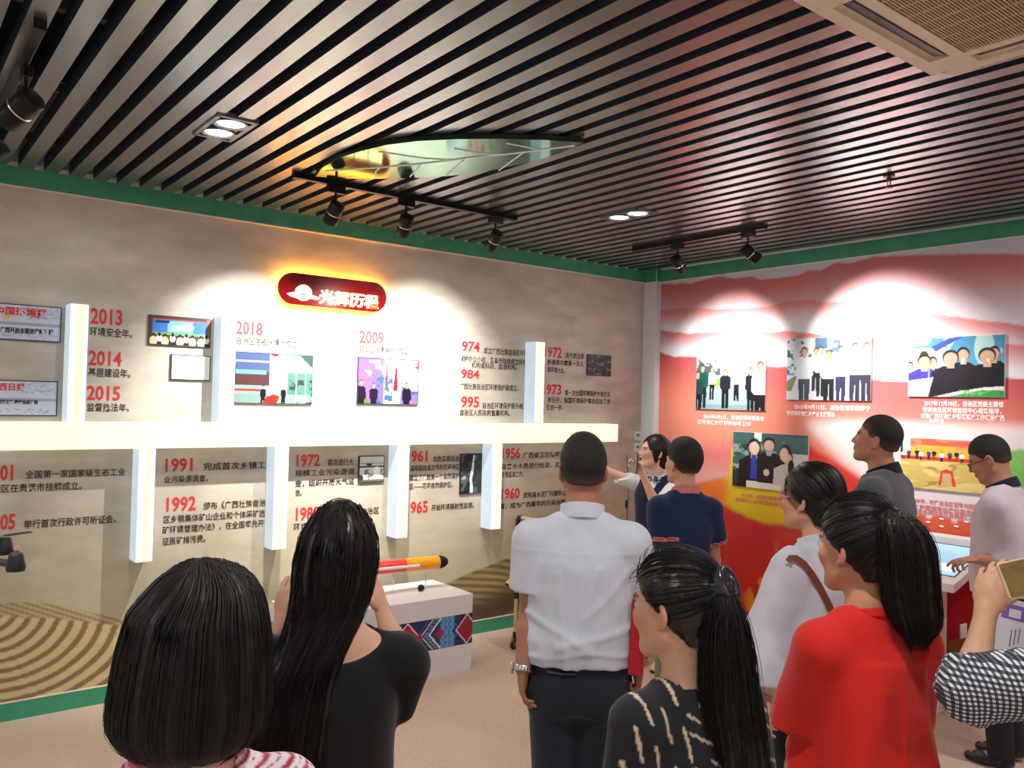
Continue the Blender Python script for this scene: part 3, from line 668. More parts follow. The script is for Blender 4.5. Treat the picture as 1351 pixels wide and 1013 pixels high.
def track(p0, p1, label):
    r = empty('lighting_track', ((p0[0] + p1[0]) / 2, (p0[1] + p1[1]) / 2, ZT - .032)); tag(r, label, 'track')
    x0, x1 = sorted((p0[0], p1[0])); y0, y1 = sorted((p0[1], p1[1]))
    if x1 - x0 > y1 - y0: MB().box(x0, x1, y0 - .017, y1 + .017, ZT - .032, ZT).build('rail', M_black, r)
    else: MB().box(x0 - .017, x1 + .017, y0, y1, ZT - .032, ZT).build('rail', M_black, r)
    for p in (p0, p1): MB().box(p[0] - .02, p[0] + .02, p[1] - .02, p[1] + .02, ZT - .034, ZT).build('end_cap', M_black, r)
TZ = ZT - .03
T1Y = -1.0
a, b = on(2, TZ, 398, 231.5), on(2, TZ, 690, 287)
track((a[0], T1Y), (b[0], T1Y), 'black lighting track carrying three spotlights in front of the leaf panel')
def xat(px, py, y): return on(1, y, px, py)[0]
spot_head(xat(443, 262, T1Y), T1Y, 'x', on(1, 0, 330, 530), 'leftmost spotlight on the three-lamp track, tilted down to the left', SPOT_WALL_W)
spot_head(xat(536, 275, T1Y), T1Y, 'x', on(1, 0, 470, 525), 'middle spotlight on the three-lamp track', SPOT_WALL_W)
spot_head(xat(654, 297, T1Y), T1Y, 'x', on(1, 0, 555, 500), 'rightmost spotlight on the three-lamp track', SPOT_WALL_W * .7)
T2X = -1.02
track((T2X, -.80), (T2X, -1.98), 'short black lighting track with two spotlights near the red wall')
def yat(px, py, x): return on(0, x, px, py)[1]
spot_head(T2X, yat(894, 325, T2X), 'y', on(0, 0, 965, 480), 'spotlight nearer the corner on the short two-lamp track', SPOT_WALL_W * .72, size=68)
spot_head(T2X, yat(987, 315, T2X), 'y', on(0, 0, 1165, 478), 'second spotlight from the corner on the short two-lamp track', SPOT_WALL_W * 1.0, size=70)
T3X = -5.36
track((T3X, -.5), (T3X, -2.2), 'black lighting track at the left edge of the ceiling')
spot_head(T3X + .02, -1.78, 'y', (-6.6, 0, 1.6), 'large lit spotlight at the left edge of the photo', 60, R=.05, L=.16)
spot_head(T3X - .0, -.98, 'y', (-6.4, 0, 1.9), 'second spotlight at the left edge, half out of frame', 60, R=.05, L=.16)

# ------------------------------------------------------------ recessed twin downlights
M_box = mat('downlight_box', (0.25, 0.25, 0.26), 0.4, metal=.6)
M_dl = mat('downlight_lamp_lit', (1, 1, 1), 0.4, emit=(1.0, 0.98, 0.95), estr=14.0)
def downlight(x, y, label, group=None, watts=DOWN_W):
    z = ZT - .004
    r = empty('twin_downlight', (x, y, z)); tag(r, label, 'ceiling light', group)
    w, l = .085, .175
    MB().box(x - w, x + w, y - l, y + l, z + .012, z + .07).build('housing', M_black, r)
    fr = MB()
    fr.box(x - w - .008, x + w + .008, y - l - .008, y - l + .012, z - .004, z + .02); fr.box(x - w - .008, x + w + .008, y + l - .012, y + l + .008, z - .004, z + .02)
    fr.box(x - w - .008, x - w + .012, y - l, y + l, z - .004, z + .02); fr.box(x + w - .012, x + w + .008, y - l, y + l, z - .004, z + .02)
    fr.build('frame', M_box, r)
    for s in (-1, 1):
        M = Matrix.Translation((x, y + s * .083, z - .002)) @ Matrix.Rotation(math.pi, 4, 'X')
        MB().lathe([(.078, -.012), (.078, .003), (.068, .003), (.060, -.008)], M).build('lamp_ring', M_box, r, smooth=True)
        MB().lathe([(.060, -.004), (.03, -.001), (.001, 0)], M).build('lamp', M_dl, r, smooth=True)
        ld = bpy.data.lights.new('downlight_beam', 'AREA'); ld.shape = 'DISK'; ld.size = .10; ld.energy = watts; ld.color = (1.0, .96, .92)
        lo = link('downlight_beam', ld, r); lo.location = (x, y + s * .083, z - .012)
downlight(-4.50, -1.505, 'twin square downlight left of the leaf panel')
downlight(-1.87, -1.545, 'small twin downlight between the leaf panel and the short track')
i = 0
for x, y in [(-7.3, -1.5), (-7.3, -4.4), (-4.5, -4.4), (-1.2, -4.4), (-7.3, -7.2), (-4.5, -7.2), (-1.2, -7.2)]:  # unseen fixtures, added to supply the room's general light
    downlight(x, y, 'added twin downlight above the visitors, %s row from the timeline wall, %s' % ({-1.5: 'first', -4.4: 'second', -7.2: 'last'}[y], {-7.3: 'far left', -4.5: 'middle', -1.2: 'nearest the red wall'}[x]), 'unseen downlights added for general light', DOWN_W * 1.6)

# ------------------------------------------------------------ hanging leaf panel
M_leaf = mat('leaf_mirror_green', srgb(92, 140, 118), 0.07, metal=0.9)
M_leafedge = mat('leaf_edge_dark', srgb(22, 44, 36), 0.5)
M_vein = mat('leaf_vein_white', srgb(226, 230, 222), 0.5, emit=(.8, .85, .8), estr=.12)
LZ = ZT - .026
def lp(px, py, z=LZ): return on(2, z, px, py)
outline = [(416, 233), (424, 222), (445, 209), (475, 199.5), (510, 191), (550, 186), (600, 183.5), (660, 183), (720, 184.5), (771, 188), (745, 200), (720, 208.5), (690, 216), (660, 222.5), (630, 228), (600, 231.5), (565, 234), (530, 235.5), (490, 236), (450, 236)]
lc = lp(590, 210)
leaf = empty('hanging_leaf_panel', lc); tag(leaf, 'large green mirrored leaf-shaped panel with white veins hanging under the slats', 'ceiling panel')
def lring(z, s=1.0): return [(lc[0] + (lp(*q)[0] - lc[0]) * s, lc[1] + (lp(*q)[1] - lc[1]) * s, z) for q in outline]
MB().loft([lring(LZ + .022, 1.0), lring(LZ + .001, 1.0)]).build('leaf_body', M_leafedge, leaf)
MB().add(lring(LZ, .995), [tuple(range(len(outline)))]).build('mirror_face', M_leaf, leaf)
def vein(pts, w=.006):
    V = [lp(*p, LZ - .001) for p in pts]; m = MB()
    m.tube(V, w, 6); m.build('vein', M_vein, leaf)
vein([(430, 225.5), (500, 221), (560, 215.5), (620, 208), (680, 202), (758, 192)], .0045)
for v in ([(502, 221), (496, 226), (494, 234)], [(557, 215.5), (541, 233)], [(615, 209), (589, 231)], [(691, 201), (658, 225)], [(500, 200), (560, 209), (600, 211)], [(600, 196), (640, 203), (665, 203.5)], [(668, 189), (708, 196.5)]):
    vein(v, .0035)
for dx in (-.45, .45): MB().tube([(lc[0] + dx * .4, lc[1] + dx, LZ + .04), (lc[0] + dx * .4, lc[1] + dx, 3.62)], .004, 6).build('suspension_wire', mat('rail_grey'), leaf)

# ------------------------------------------------------------ ceiling cassette air conditioner
M_ac = mat('ac_cream_plastic', srgb(226, 212, 190), 0.45)
M_acd = mat('ac_dark_slot', (0.03, 0.03, 0.032), 0.6)
M_grl = mat('ac_grille', srgb(196, 178, 140), 0.5)
AZ = ZT - .045
ax1, ay1 = -2.775, -3.955; AS = .95; ax0, ay0 = ax1 - AS, ay1 - AS; acx, acy = ax1 - AS / 2, ay1 - AS / 2
ac = empty('air_conditioner', (acx, acy, AZ)); tag(ac, 'cream ceiling cassette air conditioner with a louvred centre grille', 'air conditioner')
MB().bev(ax0, ax1, ay0, ay1, AZ + .012, ZT + .03, r=.05, n=6).build('rim', M_ac, ac, smooth=True)
pm = MB()
G = .305; SLI, SLO, SLH = .345, .415, .30
MB().box(acx - G - .02, acx + G + .02, acy - G - .02, acy + G + .02, AZ + .006, AZ + .013).build('grille_frame_back', M_acd, ac)
fm = MB()
def ringrect(m, a, b, z0, z1):
    m.box(acx - b, acx + b, acy - b, acy - a, z0, z1); m.box(acx - b, acx + b, acy + a, acy + b, z0, z1)
    m.box(acx - b, acx - a, acy - a, acy + a, z0, z1); m.box(acx + a, acx + b, acy - a, acy + a, z0, z1)
fm = MB(); ringrect(fm, G, SLI, AZ, AZ + .02); fm.build('inner_frame', M_ac, ac)
fm = MB()
for sx, sy in ((0, 1), (0, -1), (1, 0), (-1, 0)):
    if sx == 0:
        y0, y1 = sorted((acy + sy * SLI, acy + sy * SLO)); y2 = acy + sy * (AS / 2 - .012)
        fm.box(acx - SLI, acx - SLH, y0, y1, AZ, AZ + .02); fm.box(acx + SLH, acx + SLI, y0, y1, AZ, AZ + .02)
        ya, yb = sorted((acy + sy * SLO, y2)); fm.box(acx - AS / 2 + .05, acx + AS / 2 - .05, ya, yb, AZ, AZ + .02)
        MB().box(acx - SLH, acx + SLH, y0, y1, AZ + .014, AZ + .02).build('air_slot', M_acd, ac)
        fl = Matrix.Translation((acx, (y0 + y1) / 2, AZ + .010)) @ Matrix.Rotation(sy * math.radians(14), 4, 'X')
        MB().box(-SLH + .01, SLH - .01, -.026, .026, -.002, .002, fl).build('louvre_flap', mat('flap_grey', srgb(64, 62, 66), .5), ac)
    else:
        x0, x1 = sorted((acx + sx * SLI, acx + sx * SLO)); x2 = acx + sx * (AS / 2 - .012)
        fm.box(x0, x1, acy - SLI, acy - SLH, AZ, AZ + .02); fm.box(x0, x1, acy + SLH, acy + SLI, AZ, AZ + .02)
        xa, xb = sorted((acx + sx * SLO, x2)); fm.box(xa, xb, acy - AS / 2 + .05, acy + AS / 2 - .05, AZ, AZ + .02)
        MB().box(x0, x1, acy - SLH, acy + SLH, AZ + .014, AZ + .02).build('air_slot', M_acd, ac)
        fl = Matrix.Translation(((x0 + x1) / 2, acy, AZ + .010)) @ Matrix.Rotation(-sx * math.radians(14), 4, 'Y')
        MB().box(-.026, .026, -SLH + .01, SLH - .01, -.002, .002, fl).build('louvre_flap', mat('flap_grey', srgb(64, 62, 66), .5), ac)
for sx in (-1, 1):
    for sy in (-1, 1):
        cx, cy = acx + sx * (SLI + SLO) / 2, acy + sy * (SLI + SLO) / 2; fm.box(cx - .036, cx + .036, cy - .036, cy + .036, AZ, AZ + .02)
fm.build('panel', M_ac, ac)
n = 58
gm = MB()
for k in range(n + 1):
    y = acy - G + .01 + (2 * G - .02) * k / n; gm.box(acx - G, acx + G, y - .0022, y + .0022, AZ + .001, AZ + .006)
for k in range(9):
    x = acx - G + .01 + (2 * G - .02) * k / 8; gm.box(x - .002, x + .002, acy - G, acy + G, AZ + .0005, AZ + .006)
tag(gm.build('grille_bars', M_grl, ac), kind='stuff')

# fire sprinkler
q = on(2, ZT, 1173, 232); sp = empty('fire_sprinkler', (q[0], q[1], ZT - .02)); tag(sp, 'small brass fire sprinkler head under the slats', 'sprinkler')
M_brass = mat('sprinkler_metal', srgb(120, 78, 80), .4, metal=.6)
T_ = Matrix.Translation((q[0], q[1], ZT))
MB().lathe([(.006, .5), (.006, .0), (.030, .0), (.030, -.006), (.012, -.008), (.012, -.03), (.004, -.03)], T_, 14).build('sprinkler_body', M_brass, sp)
for s in (-1, 1): MB().tube([(q[0] + s * .011, q[1], ZT - .028), (q[0] + s * .016, q[1], ZT - .045), (q[0], q[1], ZT - .062)], .003, 6).build('yoke_arm', M_brass, sp)
MB().lathe([(.004, -.06), (.020, -.062), (.020, -.065), (.003, -.067)], T_, 14).build('deflector', M_brass, sp)
# ------------------------------------------------------------ white plinth with woven-pattern band
M_pl = mat('plinth_white', srgb(224, 220, 222), .5)
M_broc = mat('brocade_print', attr=True, rough=.5)
PX0, PX1, PY0, PY1, PZ = -3.67, -2.44, -.705, -.19, .52
pl = empty('display_plinth', ((PX0 + PX1) / 2, (PY0 + PY1) / 2, 0)); tag(pl, 'low white display plinth with a blue and red woven-pattern band', 'plinth')
MB().bev(PX0, PX1, PY0, PY1, 0, PZ, r=.004, n=2).build('body', M_pl, pl)
def brocade(U, Z):
    z = (Z - .2875) / .1025          # -1..1 across the band
    P_ = .47; u = np.mod(U - .045, P_) / .092; W_ = P_ / .092
    D = lambda c: np.abs(u - c) + np.abs(z)
    nav, lb, red, wh, pur = C(38, 42, 90), C(92, 160, 206), C(168, 32, 58), C(228, 228, 238), C(84, 54, 104)
    c = np.broadcast_to(nav, U.shape + (3,)).copy()
    put = lambda c, m, k: np.where(m[..., None], k, c)
    ch_ = u - np.abs(z)              # chevrons pointing away from the red diamond
    c = put(c, (ch_ > .9) & (ch_ < 1.05), pur); c = put(c, (ch_ > .55) & (ch_ < .75), C(56, 92, 164))
    fr_ = (u + np.abs(z) > 1.35) & (np.abs(u - 1.75) < .62)
    key = (np.mod(u * 2.4 + .2, 1) < .5) ^ ((np.mod(np.abs(z) * 2.6, 1) < .5) & (np.mod(u * 2.4, 1) > .3))
    c = put(c, fr_, C(60, 110, 176)); c = put(c, fr_ & key, lb)
    c = put(c, D(2.35) < .36, red)
    e = u - 2.75 + np.abs(z)         # second set of chevrons
    for lo_, hi_, k in ((.0, .12, C(70, 60, 120)), (.45, .62, wh), (.72, 1.0, lb), (1.15, 1.25, wh), (1.5, 1.62, C(56, 92, 164))): c = put(c, (e > lo_) & (e < hi_) & (u > 2.3), k)
    c = put(c, (e > .72) & (e < 1.0) & (u > 2.3) & (np.mod(z * 5, 1) < .35), nav)
    for cc in (0.0, W_):
        c = put(c, D(cc) < 1.02, wh); c = put(c, D(cc) < .92, red)
        m = (D(cc) < .84) & (np.mod((u - cc + z) * 2.2, 1) > .72) & (np.mod((u - cc - z) * 2.2, 1) > .72); c = put(c, m, C(60, 24, 50))
        m2 = (D(cc) < .84) & ((np.mod((u - cc + z) * 2.2 + .5, 1) > .9) | (np.mod((u - cc - z) * 2.2 + .5, 1) > .9)); c = put(c, m2, C(110, 26, 56))
    c = put(c, (np.abs(u - 4.1) + np.abs(z + .1) < .3), red)
    return c
zs = np.linspace(.185, .39, 42)
link('pattern_band', grid_mesh('pattern_band', lambda U, V: (U, 0 * U + PY0 - .0015, V), np.linspace(PX0, PX1, 246), zs, lambda U, V: brocade(PX1 - U, V), M_broc), pl)
link('pattern_band', grid_mesh('pattern_band', lambda U, V: (0 * U + PX0 - .0015, -U, V), np.linspace(-PY1, -PY0, 104), zs, lambda U, V: brocade(U, V), M_broc), pl)
link('pattern_band', grid_mesh('pattern_band', lambda U, V: (0 * U + PX1 + .0015, -U, V), np.linspace(-PY1, -PY0, 60), zs, lambda U, V: brocade(U + .3, V), M_broc), pl)

# torpedo-shaped probe on clear rods
TY = -.44
a = on(1, TY, 497, 749); b = on(1, TY, 577, 741.5); e1 = on(1, TY, 588, 740)
dv_ = (b - a) / np.linalg.norm(b - a); Rr = .047
start = a - dv_ * .50
tp = empty('torpedo_probe', (float(a[0]), TY, PZ)); tag(tp, 'red and yellow torpedo-shaped probe with black nose above the white plinth', 'probe')
def fz(d):
    d = Vector([float(t) for t in d]).normalized(); x = Vector((0, 0, 1)).cross(d).normalized(); y = d.cross(x)
    return Matrix(((x.x, y.x, d.x), (x.y, y.y, d.y), (x.z, y.z, d.z))).to_4x4()
Mt = Matrix.Translation(Vector([float(t) for t in start])) @ fz(dv_)
L0 = float((on(1, TY, 533, 745) - start) @ dv_); L1 = float((b - start) @ dv_)
M_or = mat('probe_yellow', srgb(240, 160, 18), .3, coat=.3); M_rd = mat('probe_red', srgb(232, 52, 40), .3, coat=.3)
MB().lathe([(.012, 0), (Rr * .85, .07), (Rr * .97, .10), (Rr * .97, L0)], Mt).build('red_hull', M_rd, tp, smooth=True)
MB().lathe([(Rr, L0), (Rr, L1)], Mt).build('yellow_hull', M_or, tp, smooth=True)
MB().lathe([(Rr * 1.0, L1), (Rr * .98, L1 + .02), (Rr * .86, L1 + .05), (Rr * .55, L1 + .075), (Rr * .2, L1 + .085), (.001, L1 + .087)], Mt).build('nose_cone', M_black, tp, smooth=True)
MB().bev(-Rr * .95 - .006, -Rr * .80, -.012, .008, .12, L0 + .10, r=.006, M=Mt, axis=2).build('white_side_rail', mat('probe_white', (.8, .8, .85), .3), tp, smooth=True)
for k in range(4):
    Mf = Mt @ Matrix.Rotation(math.radians(45 + 90 * k), 4, 'Z')
    MB().loft([[tuple(Mf @ Vector(q)) for q in ring] for ring in ([(-.002, .03, .02), (-.002, .03, .10), (-.002, .10, .06), (-.002, .10, .02)], [(.002, .03, .02), (.002, .03, .10), (.002, .10, .06), (.002, .10, .02)])]).build('tail_fin', M_or, tp)
M_clear = mat('clear_rod', (.9, .92, .92), .08, trans=.95)
for px in (520, 562):
    q = on(1, TY, px, 748); zb_ = float(q[2]) - Rr * .9
    MB().tube([(q[0], TY, PZ), (q[0], TY, zb_)], .004, 8).build('support_rod', M_clear, tp)
q = on(2, PZ + .024, 555.5, 775.5); bl = empty('black_ball', (q[0], q[1], PZ)); tag(bl, 'small black ball lying on the white plinth top', 'ball')
S_ = MB().lathe([(.024 * math.sin(t), -.024 * math.cos(t)) for t in np.linspace(.05, math.pi - .05, 12)], Matrix.Translation(Vector((float(q[0]), float(q[1]), PZ + .024))), 20).build('ball_body', M_black, bl, smooth=True)
MB().lathe([(.007, 0), (.007, .007)], Matrix.Translation(Vector((float(q[0]) + .004, float(q[1]) - .012, PZ))), 12).build('foot', mat('probe_white'), bl)

# ------------------------------------------------------------ cream pipe trolley with a yellow tray
M_pipe = mat('pipe_cream', srgb(218, 196, 150), .4); M_con = mat('pipe_connector', (.02, .02, .02), .5); M_tray = mat('tray_yellow', srgb(240, 176, 20), .45)
t0 = on(2, 0, 681, 857); TX, TYY = float(t0[0]), -.50
tr = empty('pipe_trolley', (TX + .25, TYY - .2, 0)); tag(tr, 'cream pipe trolley with black joints and a yellow tray by the beige wall', 'trolley')
TW = .42; TT = .97
ya, yb = TYY, TYY - TW
for x, top in ((TX, TT), (TX + .55, .46)):
    for y in (ya, yb):
        MB().tube([(x, y, .09), (x, y, top)], .014, 10).build('post', M_pipe, tr, smooth=True)
        MB().tube([(x, y, .075), (x, y, .13)], .019, 10).build('connector', M_con, tr)
        w = MB().lathe([(.008, -.012), (.028, -.011), (.030, -.006), (.030, .006), (.028, .011), (.008, .012)], Matrix.Translation((x - .012, y, .031)) @ Matrix.Rotation(math.pi / 2, 4, 'X'), 16).build('caster_wheel', M_con, tr, smooth=True)
        MB().box(x - .022, x + .010, y - .018, y - .0135, .025, .080).box(x - .022, x + .010, y + .0135, y + .018, .025, .080).box(x - .022, x + .012, y - .018, y + .018, .062, .082).build('caster_fork', mat('caster_grey', (.25, .25, .26), .4, metal=.5), w)
MB().tube([(TX, ya - .03, TT + .012), (TX, yb + .03, TT + .012)], .014, 10).build('top_bar', M_pipe, tr, smooth=True)
for y, s in ((ya, -1), (yb, 1)):
    MB().tube([(TX, y, TT - .05), (TX, y, TT - .01), (TX, y + s * .012, TT + .008), (TX, y + s * .045, TT + .012)], .020, 10).build('elbow_joint', M_con, tr, smooth=True)
    for z in (.655, .40): MB().tube([(TX, y, z - .022), (TX, y, z + .022)], .020, 10).build('connector', M_con, tr)
MB().tube([(TX, ya, .655), (TX, yb, .655)], .012, 10).build('cross_bar', M_pipe, tr, smooth=True)
MB().bev(TX - .05, TX + .60, yb - .04, ya + .09, .462, .482, r=.02).build('tray_rim', M_con, tr)
MB().loft([[(TX - .045, yb - .035, .484), (TX + .595, yb - .035, .484), (TX + .595, ya + .085, .484), (TX - .045, ya + .085, .484)], [(TX - .01, yb + .0, .525), (TX + .56, yb + .0, .525), (TX + .56, ya + .05, .525), (TX - .01, ya + .05, .525)]]).build('yellow_tray', M_tray, tr)
MB().loft([[(TX - .03, yb, .46), (TX + .57, yb, .46), (TX + .57, ya + .06, .46), (TX - .03, ya + .06, .46)], [(TX + .08, yb + .05, .36), (TX + .47, yb + .05, .36), (TX + .47, ya, .36), (TX + .08, ya, .36)]]).build('tray_bin', M_tray, tr)

# ------------------------------------------------------------ touch-screen kiosk by the red wall
M_kw = mat('kiosk_white', srgb(226, 218, 218), .4); M_kr = mat('kiosk_red', srgb(150, 16, 34), .5)
yn, yf, ybn, ybf, kx, xb = -3.075, -2.61, -2.960, -2.66, -.53, -.03
xf, zf, sl = -.60, .814, .30
zsl = lambda x: zf + sl * (x - xf)
kk = empty('touch_kiosk', (-.28, -2.83, 0)); tag(kk, 'white touch-screen kiosk with red side panel beside the pink-shirted person', 'kiosk')
MB().box(kx - .0, xb, ybn, ybf, 0, .03).build('base', M_kw, kk)
MB().box(kx + .02, xb, ybn + .015, ybf - .01, .03, zf - .03).build('body', M_kw, kk)
MB().box(kx, kx + .09, ybn - .002, ybn + .03, .03, zf - .10).box(kx, kx + .09, ybf - .03, ybf, .03, zf - .10).build('corner_post', M_kw, kk)
MB().box(kx - .005, kx + .03, ybn + .05, ybf - .02, .03, .36).build('lower_front_panel', M_kw, kk)
MB().box(kx + .09, xb, ybn - .001, ybn + .016, .031, .42).build('side_panel_lower', mat('kiosk_ochre_mural', srgb(120, 92, 30), .5, noise=.3, nscale=8), kk)
MB().box(kx + .09, xb, ybn - .002, ybn + .016, .42, zf - .04).build('side_panel_red', M_kr, kk)
MB().loft([[(xf, y, zf), (xb, y, zsl(xb)), (xb, y, zsl(xb) - .05), (xf, y, zf - .05)] for y in (yn, yf)]).build('sloping_top', M_kw, kk)
MB().loft([[(xf + .01, y, zf - .045), (xb, y, zsl(xb) - .045), (xb, y, zf - .12), (kx + .0, y, zf - .14)] for y in (ybn - .0, ybf)]).build('top_bracket', M_kw, kk)
MB().loft([[(xb - .05, y, zsl(xb - .05)), (xb, y, zsl(xb)), (xb, y, zsl(xb) + .045), (xb - .03, y, zsl(xb) + .045), (xb - .05, y, zsl(xb) + .03)] for y in (yn + .01, yf + .02)]).build('back_rim', M_kw, kk)
Msc = mat('kiosk_screen_lit', srgb(120, 170, 200), .15, emit=srgb(176, 214, 232), estr=.75)
up_ = .0025; sc0, sc1 = xf + .10, xb - .062
MB().loft([[(sc0 - .008, y, zsl(sc0 - .008)), (sc1 + .012, y, zsl(sc1 + .012)), (sc1 + .012, y, zsl(sc1 + .012) + up_), (sc0 - .008, y, zsl(sc0 - .008) + up_)] for y in (yn + .038, yf - .03)]).build('screen_bezel', M_con, kk)
scn = MB().loft([[(sc0, y, zsl(sc0) + up_), (sc1, y, zsl(sc1) + up_), (sc1, y, zsl(sc1) + up_ * 1.4), (sc0, y, zsl(sc0) + up_ * 1.4)] for y in (yn + .046, yf - .04)]).build('screen', Msc, kk)
for f0, f1, g0, g1, cc in ((.80, .92, .05, .95, (150, 196, 222)), (.12, .34, .08, .46, (214, 232, 238)), (.12, .34, .54, .92, (214, 232, 238)), (.42, .52, .08, .92, (140, 186, 208)), (.58, .62, .08, .92, (140, 186, 208)), (.68, .72, .08, .92, (140, 186, 208))):
    xa, xb_ = sc0 + (sc1 - sc0) * f0, sc0 + (sc1 - sc0) * f1; y0_, y1_ = yn + .05 + (yf - yn - .1) * g0, yn + .05 + (yf - yn - .1) * g1
    MB().loft([[(xa, y, zsl(xa) + up_ * 1.5), (xb_, y, zsl(xb_) + up_ * 1.5), (xb_, y, zsl(xb_) + up_ * 1.9), (xa, y, zsl(xa) + up_ * 1.9)] for y in (y0_, y1_)]).build('screen_tile', mat('screen_tile_%d' % cc[0], srgb(*cc), .2, emit=srgb(*cc), estr=.75), scn)
q = on(1, ybn, 1270, 832); MB().bev(q[0] - .04, q[0] + .04, ybn - .010, ybn + .002, q[2] - .045, q[2] + .045, r=.006, axis=1).build('socket_plate', M_kw, kk)

# ------------------------------------------------------------ small black drone at the left edge
dp = PT(-42, 735, 3.0)
dr = empty('quadcopter', dp); tag(dr, 'black quadcopter with motor pods at the left edge, partly out of frame', 'drone')
M_dr = mat('drone_black', (.012, .012, .016), .45); M_oran = mat('drone_orange', srgb(200, 130, 90), .5)
MB().bev(dp[0] - .09, dp[0] + .09, dp[1] - .05, dp[1] + .05, dp[2] - .03, dp[2] + .03, r=.03).build('fuselage', M_dr, dr, smooth=True)
pods = [PT(6, 719, 2.92), PT(21, 740, 2.72), 2 * dp - PT(6, 719, 2.92), 2 * dp - PT(21, 740, 2.72)]
for i, q in enumerate(pods):
    q = np.array([q[0], q[1], dp[2] + (.035 if i % 2 == 0 else .0)]) if i > 1 else np.array(q)
    MB().tube([tuple(dp), tuple(q - np.array([0, 0, .012]))], .012, 10).build('arm', M_dr, dr, smooth=True)
    pd = MB().lathe([(.004, -.034), (.027, -.032), (.030, -.020), (.026, -.002), (.022, .018), (.018, .026), (.003, .028)], Matrix.Translation(Vector([float(t) for t in q])), 20).build('motor_pod', M_dr, dr, smooth=True)
    for s in (0, 1):
        an_ = .5 + i * .9 + s * math.pi; dx, dy = math.cos(an_), math.sin(an_)
        MB().loft([[(q[0] + dx * r_ - dy * w_ * c_, q[1] + dy * r_ + dx * w_ * c_, q[2] + .031 + h_) for c_, h_ in ((-1, 0), (1, .003), (1, .0045), (-1, .0015))] for r_, w_ in ((.0, .006), (.04, .011), (.10, .007))]).build('propeller_blade', M_oran if (i == 1 and s == 0) else M_dr, pd)
MB().tube([(dp[0], dp[1], .0), (dp[0], dp[1], dp[2] - .03)], .010, 10).build('stand_pole', M_dr, dr)
MB().lathe([(.001, .0), (.12, .0), (.12, .010), (.02, .016), (.001, .016)], Matrix.Translation((float(dp[0]), float(dp[1]), 0)), 24).build('stand_base', M_dr, dr, smooth=True)
